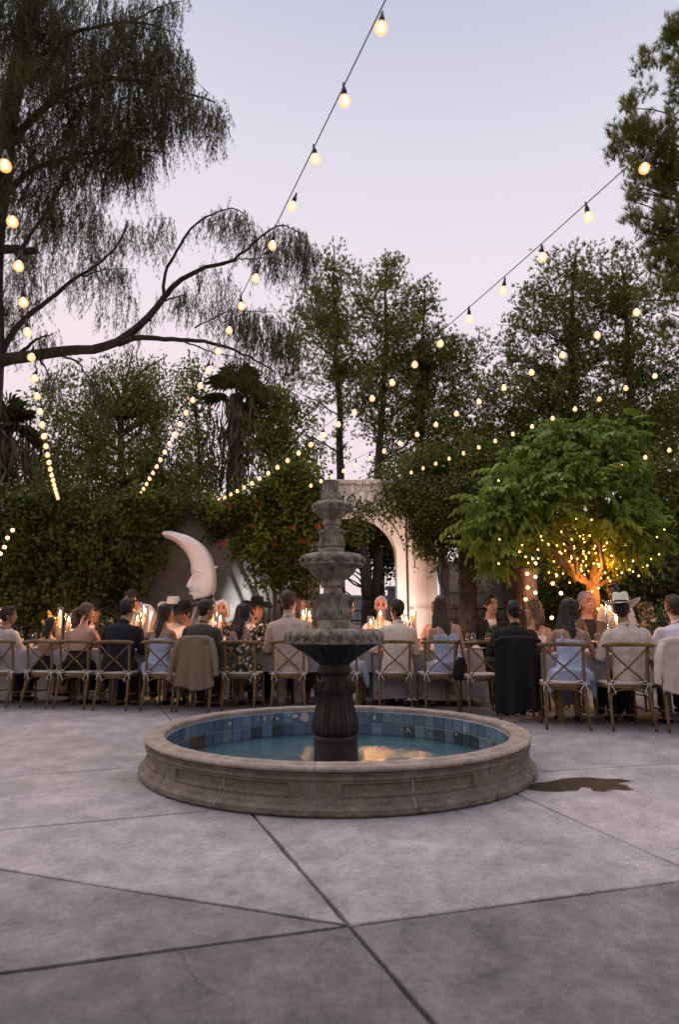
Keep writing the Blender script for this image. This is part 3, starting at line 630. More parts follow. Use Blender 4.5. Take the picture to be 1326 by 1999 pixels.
def rand_dirs(n):
    v = rng.normal(size=(n, 3)); return v/np.linalg.norm(v, axis=1)[:, None]
def perp(d):
    a = np.cross(d, rand_dirs(len(d))); return a/(np.linalg.norm(a, axis=1)[:, None]+1e-9)
def leaves(P, D, ln, wd, bend=0.25):
    """pointed leaves: base P, direction D, 4-vertex kite folded at the midrib -> triangles"""
    n = len(P); S = perp(D); Nn = np.cross(D, S)
    ln = np.broadcast_to(np.asarray(ln, float).reshape(-1, 1), (n, 1)); wd = np.broadcast_to(np.asarray(wd, float).reshape(-1, 1), (n, 1))
    m = P+D*ln*.45
    V = np.stack([P, m+S*wd+Nn*wd*bend, P+D*ln-Nn*wd*bend*.5, m-S*wd+Nn*wd*bend], 1).reshape(-1, 3)
    k = np.arange(n)[:, None]*4
    return V, np.concatenate([k+np.array([[0, 1, 2]]), k+np.array([[0, 2, 3]])])
def needles(P, D, ln, wd):
    n = len(P); S = perp(D); wd = np.asarray(wd).reshape(-1, 1); ln = np.asarray(ln).reshape(-1, 1)
    V = np.stack([P+S*wd, P-S*wd, P+D*ln], 1).reshape(-1, 3); return V, np.arange(3*n).reshape(n, 3)
def join(parts):
    V = []; Fc = []; k = 0
    for v, f in parts: V.append(v); Fc.append(f+k); k += len(v)
    return np.concatenate(V), np.concatenate(Fc)
def blob_points(blobs, n, shell=0.55):
    """points in a set of ellipsoid lobes given as (px,py,Y,rx_px,ry_px[,weight]); denser toward the lobe surface"""
    W = np.array([b[3]*b[4]*(b[5] if len(b) > 5 else 1) for b in blobs], float); W /= W.sum(); idx = rng.choice(len(blobs), n, p=W)
    d = rand_dirs(n); r = rng.uniform(0, 1, n)**(1/3*shell)*1.0
    r *= 1+rng.normal(0, .10, n)
    P = np.zeros((n, 3)); C = np.zeros((n, 3))
    for i, b in enumerate(blobs):
        s_ = idx == i
        if not s_.any(): continue
        c = at(b[0], b[1], b[2]); k = (b[2]*cos(TILT)+(c[2]-CAM_H)*sin(TILT))/F_PX; rx, rz = b[3]*k, b[4]*k; ry = (rx+rz)/2 if len(b) < 7 else b[6]
        P[s_] = c+d[s_]*r[s_][:, None]*np.array([rx, ry, rz]); C[s_] = c
    return P, d, idx
def clumpify(P, frac, spread, keep=0.9):
    """pull points together into twig-sized clumps"""
    n = len(P); k = max(4, int(n*frac)); cen = P[rng.choice(n, k, replace=False)]; j = rng.integers(0, k, n)
    return cen[j]+rng.normal(0, 1, (n, 3))*spread, j, cen
def tuft_cloud(P, D, per, ln, wd, cone=0.55):
    n = len(P); Pr = np.repeat(P, per, 0); Dr = np.repeat(D, per, 0)+rand_dirs(n*per)*cone*rng.uniform(.4, 1.3, (n*per, 1)); Dr /= np.linalg.norm(Dr, axis=1)[:, None]
    Pr = Pr-np.repeat(D, per, 0)*ln*rng.uniform(0, .6, (n*per, 1))
    return needles(Pr, Dr, ln*rng.uniform(.7, 1.15, n*per), np.full(n*per, wd))
def limb(mb, a, b, r0, r1, sag=0.0, wob=0.04, n=7, sides=7):
    a, b = np.array(a, float), np.array(b, float); t_ = np.linspace(0, 1, n)[:, None]; Ln = np.linalg.norm(b-a)
    P = a+(b-a)*t_; P[:, 2] += sag*Ln*4*t_[:, 0]*(1-t_[:, 0])
    w_ = rng.normal(0, wob*Ln*.3, (n, 3)); w_[0] = 0; w_[-1] = 0; P += w_
    mb.tube(P, np.linspace(r0, r1, n), sides); return P
def tree(name, label, cat, base, group=None):
    return tag(empty(name, tuple(base)), label, cat, group)
def child(name, me, root, mt=None):
    o = link(name, me, root); o.matrix_parent_inverse.identity(); o.location = (-root.location[0], -root.location[1], -root.location[2]); return o
def stuffed(o): o['kind'] = 'stuff'; return o

# ---- pines -----------------------------------------------------------------------------------
def pine(label, Y, trunk_px, blobs, n_tuft, m, ln=.17, wd=.006, per=9, group='pine trees behind the wall', r0=.16, branches=46, needle_up=.7, name='pine_tree', spread=.13, cone=1.1):
    base = at(*trunk_px[0], Y); base[2] = 0
    root = tree(name, label, 'tree', base, group)
    TP = [base]+[at(x, y, Y+dy) for x, y, dy in [(q+(0,))[:3] if len(q) == 2 else q for q in trunk_px]]
    TP = np.array(TP); mb = MB()
    L_ = np.r_[0, np.cumsum(np.linalg.norm(np.diff(TP, axis=0), axis=1))]; tt = np.linspace(0, L_[-1], 22)
    T = np.c_[[np.interp(tt, L_, TP[:, i]) for i in range(3)]].T; T += rng.normal(0, .02, T.shape)
    mb.tube(T, np.linspace(r0, r0*.12, len(T)), 9)
    if Y > 12: blobs = [(b[0], b[1], b[2], b[3]*1.22, b[4]*1.05)+tuple(b[5:]) for b in blobs]
    P, d, idx = blob_points(blobs, n_tuft, .8)
    # boughs: from the trunk up and out to random clumps
    cen = P[rng.choice(len(P), branches)]
    tw = []
    for c in cen:
        hz = max(.5, c[2]-np.hypot(c[0]-T[0, 0], c[1]-T[0, 1])*.45); i = int(np.argmin(np.abs(T[:, 2]-hz))); a = T[i]
        rr = max(.012, r0*.32*(1-i/len(T)));  Q = limb(mb, a, c, rr, .006, .05, .05, 6, 5); tw.append(Q)
    mb.build('trunk', m_pinebark, None); o = bpy.context.scene.objects[-1] if False else None
    tr_ = COL.objects[-1]; tr_.parent = root; tr_.location = (-base[0], -base[1], 0)
    # tufts gather into sprays around the bough ends
    k = max(24, n_tuft//7); pick = rng.choice(len(P), k, replace=False); sp = P[pick]; sd = d[pick]
    if tw:
        TW = np.concatenate(tw); j = rng.choice(len(TW), k//3); sp[:k//3] = TW[j]+rng.normal(0, .08, (k//3, 3))
    j = rng.integers(0, k, n_tuft); sc = .30*np.sqrt(k/400+.2)
    Pt = sp[j]+rng.normal(0, spread, (n_tuft, 3)); D = rand_dirs(n_tuft)*.8+sd[j]*.5+np.array([0, 0, needle_up]); D /= np.linalg.norm(D, axis=1)[:, None]
    V, Fc = tuft_cloud(Pt, D, per, ln, wd, cone)
    o = child('crown', fast('crown', V, Fc, m), root); stuffed(o); return root
pine('slim tall pine directly behind the fountain top, thin crown', 19, [(664, 930), (663, 800), (657, 680), (650, 560), (652, 490)],
     [(652, 520, 19, 30, 42), (640, 600, 19, 62, 60), (610, 650, 19.5, 50, 60), (690, 600, 19.3, 40, 70), (650, 700, 19, 95, 60, .7), (600, 760, 19, 60, 60, .5), (690, 760, 19, 50, 60, .5), (625, 850, 19, 70, 50, .35)], 4800, m_pine2, .115, .011, 13, r0=.20)
pine('second slim pine, right of the one behind the fountain', 18.2, [(738, 930), (748, 800), (752, 660), (755, 520)],
     [(755, 528, 18.2, 30, 34), (750, 600, 18, 50, 60), (735, 690, 18.4, 60, 60), (790, 660, 18, 40, 60), (760, 780, 18.2, 65, 70, .9), (720, 800, 18, 45, 60, .6), (790, 850, 18, 50, 50, .6)], 4600, m_pine2, .115, .011, 13, r0=.2)
pine('short pine with a pointed top between the slim pines and the big one', 18.8, [(822, 930), (826, 760), (828, 620), (830, 560)],
     [(829, 580, 18.8, 24, 38), (825, 640, 18.6, 42, 50), (850, 720, 18.6, 55, 60), (800, 730, 18.8, 40, 60), (830, 830, 18.6, 70, 70), (880, 700, 18.6, 30, 44), (930, 690, 19, 30, 46), (910, 800, 18.8, 55, 80)], 6400, m_pine, .115, .011, 13, r0=.2)
pine('broad dense pine, tallest crown on the right behind the string lights', 16.5, [(1120, 940), (1118, 820), (1115, 680), (1120, 560), (1125, 500)],
     [(1120, 512, 16.5, 42, 34), (1090, 560, 16.3, 60, 56), (1150, 590, 16.8, 50, 60), (1050, 610, 16.2, 48, 50), (1010, 660, 16.4, 42, 56), (1080, 680, 16.4, 80, 70), (1150, 700, 16.6, 60, 80), (1020, 770, 16.4, 80, 70), (1110, 800, 16.6, 90, 80), (970, 820, 16.6, 50, 80, .8), (1040, 880, 16.6, 100, 50, .8)], 9500, m_pine, .11, .010, 13, r0=.27, branches=70)
pine('second broad pine crowding the right of the tallest crown', 15.6, [(1235, 960), (1232, 800), (1225, 640), (1215, 520)],
     [(1205, 510, 15.6, 36, 34), (1195, 580, 15.6, 50, 50), (1235, 610, 15.6, 48, 54), (1260, 700, 15.4, 60, 50), (1200, 700, 15.8, 50, 50), (1300, 750, 15.4, 50, 50), (1240, 800, 15.4, 80, 50), (1300, 850, 15.6, 60, 60), (1220, 880, 15.6, 70, 50)], 7600, m_pine, .10, .010, 13, r0=.24, branches=60)
pine('near pine leaning in at the right edge, large needle tufts', 8.2, [(1395, 1150), (1390, 800), (1384, 500), (1360, 330), (1345, 120), (1336, 30)],
     [(1322, 80, 8.2, 22, 60), (1330, 160, 8.2, 24, 60), (1270, 150, 8.0, 18, 44, .5), (1262, 110, 8.0, 8, 22, .8), (1230, 215, 8.0, 14, 22), (1225, 270, 7.9, 30, 50), (1275, 290, 8.0, 44, 54), (1310, 340, 8.1, 40, 60), (1240, 360, 7.9, 28, 36), (1300, 440, 8.1, 46, 50), (1262, 430, 8, 38, 34, .7), (1310, 520, 8.1, 34, 44, .8), (1280, 500, 8.0, 40, 34), (1300, 580, 8.1, 40, 40, .8), (1318, 640, 8.2, 26, 40, .7), (1262, 560, 8.0, 26, 24, .6)], 2500, m_pine, .125, .0030, 34, group=None, r0=.17, branches=60, needle_up=1.3, spread=.06, cone=.75)

# ---- broad and drooping background trees -----------------------------------------------------
def broad(label, Y, trunk_px, blobs, n_leaf, m, ln=.11, wd=.03, droop=0.0, r0=.16, name='background_tree', group='trees behind the wall', branches=40, clump=.03, spread=.16, cat='tree'):
    base = at(*trunk_px[0], Y); base[2] = 0; root = tree(name, label, cat, base, group)
    TP = np.array([base]+[at(x, y, Y) for x, y in trunk_px]); mb = MB(); L_ = np.r_[0, np.cumsum(np.linalg.norm(np.diff(TP, axis=0), axis=1))]; tt = np.linspace(0, L_[-1], 18)
    T = np.c_[[np.interp(tt, L_, TP[:, i]) for i in range(3)]].T+rng.normal(0, .02, (18, 3)); mb.tube(T, np.linspace(r0, r0*.25, 18), 9)
    P, d, idx = blob_points(blobs, n_leaf, .7)
    for c in P[rng.choice(len(P), branches)]:
        i = min(17, max(6, int(np.argmin(np.abs(T[:, 2]-(c[2]-.6))))))
        limb(mb, T[i], c, r0*.25, .006, .04, .06, 7, 5)
    o = mb.build('trunk', m_bark, root); o.location = (-base[0], -base[1], 0)
    Pc, j, cen = clumpify(P, clump, spread); D = d*.7+rand_dirs(n_leaf)*.8+np.array([0, 0, -droop]); D /= np.linalg.norm(D, axis=1)[:, None]
    if droop > .5: Pc[:, 2] -= np.abs(rng.normal(0, .35, n_leaf))
    V, Fc = leaves(Pc, D, ln*rng.uniform(.6, 1.25, n_leaf), wd*rng.uniform(.7, 1.2, n_leaf))
    o = child('crown', fast('crown', V, Fc, m), root); stuffed(o); return root
broad('dark weeping tree mass behind the left string lights', 14.5, [(240, 980), (235, 850), (240, 760)],
      [(160, 760, 14.5, 70, 60), (240, 740, 14.5, 80, 60), (310, 750, 14.3, 60, 60), (150, 850, 14.5, 70, 90), (240, 850, 14.4, 90, 110), (330, 860, 14.4, 50, 100), (200, 930, 14.2, 130, 60), (350, 940, 14.2, 60, 50)], 23000, m_broad, .16, .02, 1.0, .2, clump=.02, spread=.14)
broad('thin leafy tree with sky gaps left of the fan palm', 16.5, [(385, 990), (388, 880), (380, 790)],
      [(385, 800, 16.5, 30, 60, .7), (395, 880, 16.5, 40, 70, .7), (380, 950, 16.4, 60, 30), (370, 740, 16.5, 30, 40, .5)], 3200, m_broad, .13, .035, .3, .12, clump=.05, spread=.14)
broad('rounded dark tree between the fan palm and the slim pines', 16, [(550, 990), (552, 880), (545, 800)],
      [(530, 800, 16, 50, 44), (560, 850, 16, 55, 60), (510, 870, 15.8, 50, 70), (580, 920, 16, 60, 40), (520, 780, 16, 30, 26)], 8500, m_broad, .13, .032, .5, .15, clump=.03, spread=.14)
broad('low dark trees filling behind the hanging vine', 15, [(860, 990), (865, 920), (870, 880)],
      [(820, 920, 15, 70, 40), (900, 900, 15, 70, 50), (970, 920, 15, 70, 50), (760, 940, 15, 50, 24, .6)], 8000, m_broad, .13, .035, .3, .15, clump=.03, spread=.15)
broad('sparse olive tree seen at far left between palm and lights', 17, [(70, 990), (68, 900), (60, 840)],
      [(60, 880, 17, 34, 50, .5), (90, 930, 17, 30, 40), (40, 940, 17, 60, 30), (70, 800, 17, 36, 44, .4)], 2200, m_broad, .13, .035, .3, .12, clump=.06, spread=.14)
broad('tall dark tree closing the right edge of the courtyard', 13.2, [(1330, 1100), (1325, 980), (1310, 920)],
      [(1290, 930, 13.2, 60, 40), (1330, 980, 13.0, 60, 70), (1280, 1010, 13.2, 44, 60), (1330, 1090, 12.8, 50, 70), (1285, 1120, 13, 34, 60)], 9000, m_broad, .14, .035, .3, .15, clump=.03, spread=.15)
broad('dark tree seen through the archway', 17, [(712, 1150), (715, 1080), (720, 1040)], [(690, 1060, 17, 50, 40), (740, 1050, 17, 40, 40), (760, 1090, 17.5, 30, 30), (640, 1080, 17, 40, 50)], 6000, m_vine, .15, .045, .2, .12, clump=.04, spread=.16)
broad('dense dark trees low behind the right-hand pines', 17.6, [(1120, 1000), (1120, 930), (1120, 880)], [(1000, 860, 17.6, 70, 60), (1090, 850, 17.6, 80, 70), (1180, 850, 17.6, 70, 70), (1270, 860, 17.6, 70, 70), (1320, 800, 17.6, 50, 60), (930, 880, 17.8, 50, 50), (1100, 920, 17.4, 200, 40), (860, 860, 17.8, 50, 50, .7)], 15000, m_broad, .15, .042, .3, .18, clump=.03, spread=.16)
broad('dark hedge above the shaded wall behind the fairy lights', 12.9, [(1150, 1150), (1150, 1100), (1150, 1080)], [(1060, 1040, 12.9, 50, 46), (1130, 1050, 12.9, 60, 46), (1200, 1050, 12.9, 60, 46), (1260, 1060, 12.9, 50, 50), (1010, 1060, 13, 30, 40)], 9000, m_vine, .12, .036, .2, .1, clump=.03, spread=.13, name='hedge', cat='hedge', group=None)
# forked trunk inside the arch
mb = MB(); base = at(724, 1200, 13.9); base[2] = 0
root = tree('forked_tree', 'dark forked trunk standing inside the archway', 'tree', base)
f0 = at(724, 1172, 13.9); limb(mb, base, f0, .24, .20, 0, .02); limb(mb, f0+[-.04, 0, -.05], at(706, 1040, 13.9), .15, .09, 0, .03); limb(mb, f0+[.05, 0, -.05], at(748, 1040, 14.1), .12, .07, 0, .03)
o = mb.build('trunk', m_bark, root); o.location = (-base[0], -base[1], 0)
P, d, ix = blob_points([(700, 1030, 13.9, 50, 26), (750, 1030, 14.1, 40, 26)], 2600); V, Fc = leaves(P, d, .14*rng.uniform(.6, 1.2, 2600), .04*np.ones(2600)); o = child('crown', fast('crown', V, Fc, m_vine), root); stuffed(o)

# ---- fan palms ---------------------------------------------------------------------------------
def fan_palm(label, Y, px, pytop, nfr, rad, skirt_px, trunk_r=.16):
    top = at(px, pytop, Y); base = top.copy(); base[2] = 0; root = tree('fan_palm', label, 'palm', base, 'fan palms')
    mb = MB(); mb.tube([base, base*[1, 1, 0]+[0, 0, top[2]*.5], top], [trunk_r*1.2, trunk_r, trunk_r*.9], 12); o = mb.build('trunk', m_bark, root); o.location = (-base[0], -base[1], 0)
    for i in range(nfr):
        az = random.uniform(0, 2*pi); el = random.uniform(-.35, 1.35); Dv = np.array([cos(az)*cos(el), sin(az)*cos(el), sin(el)]); st = rad*random.uniform(.35, .55)
        hub = top+Dv*st; parts = []
        sd = np.cross(Dv, [0, 0, 1.]); sd /= np.linalg.norm(sd)+1e-9; up = np.cross(sd, Dv); k = 17; V = []; Fc = []
        V += [top+sd*.012, top-sd*.012, hub+up*.0]; Fc.append((0, 1, 2))
        for q in np.linspace(-2.0, 2.0, k):
            dd = Dv*cos(q)+sd*sin(q); l_ = rad*.62*(.75+.25*cos(q)); n0 = len(V); mid = hub+dd*l_*.6+up*.04
            tip = hub+dd*l_-np.array([0, 0, .10+.10*random.random()]); pw = np.cross(dd, up)*.017*rad/.9
            V += [hub, mid+pw, tip, mid-pw]; Fc += [(n0, n0+1, n0+2), (n0, n0+2, n0+3)]
        o = child('frond', fast('frond', np.array(V), np.array(Fc), m_fan), root)
    n = 420; P = np.c_[rng.normal(0, 1, (n, 2))*trunk_r*1.6, -rng.uniform(.1, skirt_px/F_PX*Y, n)]+top; D = np.c_[rng.normal(0, .35, (n, 2)), -np.ones(n)]; D /= np.linalg.norm(D, axis=1)[:, None]
    V, Fc = leaves(P, D, rng.uniform(.4, .8, n), np.full(n, .03)); o = child('dead_skirt', fast('dead_skirt', V, Fc, mat('dead_palm', (.07, .055, .028), (.13, .10, .055), 2, .9)), root); stuffed(o)
fan_palm('fan palm with round head left of the slim pines', 15.2, 462, 772, 20, 1.0, 170, .2)
fan_palm('fan palm at the far left edge under the limb', 12.6, 6, 832, 18, .85, 120, .22)

# ---- the big drooping tree on the left ---------------------------------------------------------
def big_left():
    Y = 9.0; base = at(-38, 1100, Y); base[2] = 0
    root = tree('weeping_tree', 'large weeping tree at left with long bent limb under the sky', 'tree', base)
    mb = MB(); strands = []
    trunk = [base, at(-36, 900, Y), at(-25, 780, Y), at(-14, 700, Y), at(-22, 560, Y-.1), at(-10, 420, Y-.3), at(20, 200, Y-.5), at(60, 20, Y-.6), at(80, -160, Y-.6)]
    def poly(pts, r0, r1, n=22, sides=8):
        P = np.array(pts, float); L_ = np.r_[0, np.cumsum(np.linalg.norm(np.diff(P, axis=0), axis=1))]; tt = np.linspace(0, L_[-1], n)
        Q = np.c_[[np.interp(tt, L_, P[:, i]) for i in range(3)]].T
        Q[1:-1] = .25*Q[:-2]+.5*Q[1:-1]+.25*Q[2:]; Q[1:-1] += rng.normal(0, .007, Q[1:-1].shape); mb.tube(Q, np.linspace(r0, r1, n)**1.0, sides); return Q
    poly(trunk, .24, .10, 26, 12)
    def br(pxs_, r0, r1, Y0=9.0, Y1=9.0):
        m_ = len(pxs_); return poly([at(x, y, Y0+(Y1-Y0)*i/(m_-1)) for i, (x, y) in enumerate(pxs_)], r0, r1)
    Q = []
    Q.append(br([(-30, 712), (10, 702), (60, 695), (130, 683), (200, 682), (245, 660), (285, 625), (320, 580), (350, 545), (400, 522), (450, 510)], .105, .024))          # main limb
    Q.append(br([(230, 672), (265, 656), (320, 662), (380, 664), (440, 675), (500, 705), (540, 728)], .05, .010, 9, 8.8))
    Q.append(br([(320, 588), (345, 580), (367, 573)], .016, .006))
    Q.append(br([(318, 585), (322, 530), (350, 480), (375, 440), (420, 415), (455, 405), (480, 420)], .030, .008, 9, 9.4))
    Q.append(br([(450, 510), (490, 480), (530, 445), (560, 440), (600, 462)], .022, .006, 9, 8.7))
    Q.append(br([(420, 520), (470, 505), (520, 505), (560, 520)], .016, .005, 9, 9.2))
    Q.append(br([(0, 695), (20, 650), (60, 610), (110, 575), (140, 545), (180, 525), (230, 480), (250, 430)], .05, .008, 9, 9.6))
    Q.append(br([(160, 540), (205, 525), (250, 525)], .014, .005, 9.3, 9.3))
    Q.append(br([(40, 688), (58, 672), (75, 660), (104, 652)], .032, .006, 9, 8.8))
    Q.append(br([(100, 690), (150, 705), (190, 760), (215, 800)], .02, .005, 9, 8.7))
    Q.append(br([(70, 695), (90, 720), (100, 745)], .02, .005, 9, 8.7))
    Q.append(br([(355, 665), (420, 690), (470, 700), (520, 740)], .014, .004, 8.9, 8.6))
    Q.append(br([(380, 640), (450, 605), (540, 610)], .012, .004, 9, 8.5))
    Q.append(br([(-20, 488), (30, 486), (70, 492)], .08, .05, 8.9, 8.6))
    Q.append(br([(30, 500), (80, 430), (120, 360), (165, 285)], .03, .012, 8.7, 8.5))
    Q.append(br([(-5, 330), (40, 250), (120, 180), (220, 150), (330, 170), (420, 200)], .07, .010, 8.7, 8.2))
    Q.append(br([(10, 200), (60, 120), (150, 60), (260, 40), (330, 60)], .05, .010, 8.5, 8.0))
    Q.append(br([(0, 170), (40, 150), (90, 130), (110, 90)], .03, .010, 8.5, 8.2))
    Q.append(br([(-10, 400), (60, 330), (160, 300), (260, 290), (330, 300)], .05, .008, 8.8, 8.4))
    Q.append(br([(40, 40), (70, 10), (130, -30), (220, -50)], .06, .010, 8.4, 8.0))
    Q.append(br([(260, 40), (320, 10), (360, 0)], .015, .005, 8.0, 7.8))
    o = mb.build('trunk', m_bark, root); o.location = (-base[0], -base[1], 0)
    # hanging sprays: dense dark masses upper left, thin curtains along the limbs
    dense = [(60, 60, 8.4, 90, 80), (180, 60, 8.3, 90, 80), (280, 60, 8.1, 60, 70), (330, 120, 8.0, 50, 60), (220, 170, 8.2, 110, 80), (90, 200, 8.5, 110, 90), (330, 200, 8.0, 60, 50), (410, 215, 7.9, 44, 36), (250, 240, 8.2, 80, 60), (60, 320, 8.6, 70, 60), (170, 300, 8.4, 70, 60), (260, 310, 8.3, 40, 40), (60, 410, 8.6, 60, 60, .6), (150, 400, 8.6, 60, 50, .6), (30, 0, 8.4, 120, 70)]
    nA = 6000; PA, _, _ = blob_points(dense, nA, .9)
    thin = [(270, 450, 9.2, 30, 26, .7), (320, 440, 9.3, 34, 30, .6), (440, 425, 9.3, 40, 22, 1), (480, 440, 9.2, 24, 30), (570, 470, 8.8, 40, 26, 1.2), (600, 490, 8.7, 24, 24, 1.2), (520, 470, 9, 40, 24, .8), (100, 520, 9.3, 80, 40, .4), (200, 520, 9.4, 60, 40, .4), (420, 560, 9.1, 60, 40, .4), (230, 590, 9.3, 60, 40, .22), (470, 620, 8.9, 50, 30, 1), (520, 640, 8.7, 44, 40, 1), (560, 660, 8.7, 40, 40, .9), (600, 560, 8.9, 36, 40, .5), (400, 600, 9, 40, 24, .3), (30, 560, 9.2, 50, 60, .7), (10, 620, 9.2, 20, 70, .7), (170, 450, 9, 80, 40, .5)]
    nB = 1500; PB, _, _ = blob_points(thin, nB, .9)
    nC = 900; ii = rng.integers(0, len(Q), nC); PC = np.array([Q[i][rng.integers(len(Q[i])//2, len(Q[i]))] for i in ii])+rng.normal(0, .06, (nC, 3))
    parts = []
    for P, per, l0, dens in ((PA, 26, .60, 1), (PB, 20, .55, 1), (PC, 18, .45, 1)):
        n = len(P); Ls = l0*rng.uniform(.4, 1.25, n); sway = rng.normal(0, .22, (n, 2))
        t_ = rng.uniform(0, 1, (n, per)); X = P[:, None, :]+np.stack([sway[:, :1]*t_*Ls[:, None], sway[:, 1:]*t_*Ls[:, None], -t_*Ls[:, None]+.10*np.sin(t_*2.2)*0], 2)
        X += rng.normal(0, .008, X.shape); D = rand_dirs(n*per)*.62+np.array([0, 0, -.9]); D /= np.linalg.norm(D, axis=1)[:, None]
        parts.append(needles(X.reshape(-1, 3), D, rng.uniform(.05, .10, n*per), np.full(n*per, .0052)))
        k = 2; e = np.c_[sway*Ls[:, None], -Ls]; S = perp(e/np.linalg.norm(e, axis=1)[:, None])*.0028
        V = np.stack([P+S, P-S, P+e], 1).reshape(-1, 3); parts.append((V, np.arange(3*n).reshape(n, 3)))
    V, Fc = join(parts); o = child('crown', fast('crown', V, Fc, m_droop), root); stuffed(o)
big_left()

# ---- vines on the walls --------------------------------------------------------------------------
def vine(label, blobs, n_leaf, m, ln, wd, stems, Ybase, name='climbing_vine', droop=.6, strands=0, clump=.03, spread=.10, m2=None, blobs2=None, n2=0):
    base = np.array([at(stems[0][0], 1200, Ybase)[0], Ybase, 0]); root = tree(name, label, 'vine', base)
    mb = MB()
    for s_ in stems:
        pts = [at(x, y, Ybase) for x, y in zip(s_[0::2], s_[1::2])]; pts[0] = np.array([pts[0][0], Ybase, 0.0]); P = np.array(pts); L_ = np.r_[0, np.cumsum(np.linalg.norm(np.diff(P, axis=0), axis=1))]; tt = np.linspace(0, L_[-1], 12); Q = np.c_[[np.interp(tt, L_, P[:, i]) for i in range(3)]].T+rng.normal(0, .03, (12, 3)); Q[0] = P[0]
        mb.tube(Q, np.linspace(.035, .012, 12), 6)
    o = mb.build('stem', m_bark, root); o.location = (-base[0], -base[1], 0)
    def cloud(bl, n, mt):
        P, d, _ = blob_points(bl, n, .6); Pc, j, cen = clumpify(P, clump, spread); D = d*.8+rand_dirs(n)*.7+np.array([0, -.35, -droop]); D /= np.linalg.norm(D, axis=1)[:, None]
        parts = [leaves(Pc, D, ln*rng.uniform(.6, 1.3, n), wd*rng.uniform(.7, 1.25, n))]
        if strands:
            P, d, _ = blob_points(bl, strands, .5); per = 12; Ls = rng.uniform(.2, .7, strands); t_ = rng.uniform(0, 1, (strands, per)); sw = rng.normal(0, .12, (strands, 2, 1))
            X = P[:, None, :]+np.stack([sw[:, 0]*t_, sw[:, 1]*t_, -t_*Ls[:, None]], 2); D = rand_dirs(strands*per)*.8+np.array([0, 0, -.7]); D /= np.linalg.norm(D, axis=1)[:, None]
            parts.append(leaves(X.reshape(-1, 3), D, ln*.7*rng.uniform(.6, 1.2, strands*per), wd*.7*np.ones(strands*per)))
        V, Fc = join(parts); o = child('foliage', fast('foliage', V, Fc, mt), root); stuffed(o)
    cloud(blobs, n_leaf, m)
    if m2: cloud(blobs2, n2, m2)
    return root
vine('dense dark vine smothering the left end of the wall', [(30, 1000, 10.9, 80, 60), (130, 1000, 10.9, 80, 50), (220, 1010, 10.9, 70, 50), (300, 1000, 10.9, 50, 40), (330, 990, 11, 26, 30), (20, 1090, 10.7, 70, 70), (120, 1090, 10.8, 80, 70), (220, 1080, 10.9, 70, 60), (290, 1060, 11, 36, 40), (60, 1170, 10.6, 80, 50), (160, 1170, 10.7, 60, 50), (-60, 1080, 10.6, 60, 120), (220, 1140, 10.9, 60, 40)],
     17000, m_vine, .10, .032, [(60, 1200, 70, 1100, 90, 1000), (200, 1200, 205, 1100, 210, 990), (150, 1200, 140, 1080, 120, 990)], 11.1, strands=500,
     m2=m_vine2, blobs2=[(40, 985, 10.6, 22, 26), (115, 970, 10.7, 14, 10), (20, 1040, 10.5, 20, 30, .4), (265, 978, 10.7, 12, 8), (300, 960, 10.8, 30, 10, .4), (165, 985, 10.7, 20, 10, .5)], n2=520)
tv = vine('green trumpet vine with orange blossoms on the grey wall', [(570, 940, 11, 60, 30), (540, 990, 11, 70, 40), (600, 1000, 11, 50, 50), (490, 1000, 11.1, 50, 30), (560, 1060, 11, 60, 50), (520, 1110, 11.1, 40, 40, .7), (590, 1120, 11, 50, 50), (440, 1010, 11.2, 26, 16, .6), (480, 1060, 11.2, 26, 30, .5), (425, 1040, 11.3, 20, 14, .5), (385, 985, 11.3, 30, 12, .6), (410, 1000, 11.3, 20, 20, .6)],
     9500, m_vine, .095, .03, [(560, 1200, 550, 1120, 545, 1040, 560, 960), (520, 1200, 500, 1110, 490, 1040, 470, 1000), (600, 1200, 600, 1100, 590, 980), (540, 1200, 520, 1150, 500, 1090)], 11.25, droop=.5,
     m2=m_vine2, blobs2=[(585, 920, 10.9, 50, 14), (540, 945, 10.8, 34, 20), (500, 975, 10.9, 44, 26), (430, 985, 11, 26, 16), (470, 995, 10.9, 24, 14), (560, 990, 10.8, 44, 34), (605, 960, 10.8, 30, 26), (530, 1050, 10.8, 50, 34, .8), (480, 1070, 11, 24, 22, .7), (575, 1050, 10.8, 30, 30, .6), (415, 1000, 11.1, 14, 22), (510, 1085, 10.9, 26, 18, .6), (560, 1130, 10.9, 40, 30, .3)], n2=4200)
m_flower = mat('orange_blossom', (0.42, 0.075, 0.02), (0.55, 0.13, 0.03), 20, .6, translucent=.3)
mb = MB(); mb.lathe([(.006, 0), (.010, .03), (.018, .06), (.045, .075), (.040, .072), (.014, .055)], 10, cap=False, fn=lambda r, z, th, k: r*(1+.25*np.cos(th*5)*(k in (3, 4)))); fl_me = mb.mesh('blossom', m_flower)
for (x, y) in ((565, 1033), (572, 1030), (492, 1027), (440, 1058), (436, 1061), (535, 1063), (597, 1056), (590, 1058), (604, 1055), (450, 990), (505, 985), (566, 1040), (645, 920), (630, 1002), (550, 960), (618, 1030)):
    c = at(x, y, 10.62)
    for q in range(3):
        o = child('blossom', fl_me, tv); o.location = tuple(np.array(o.location)+c+rng.normal(0, .025, 3)); o.scale = (.62,)*3; o.rotation_euler = (random.uniform(1.1, 2.2), random.uniform(-.5, .5), random.uniform(-.6, .6))
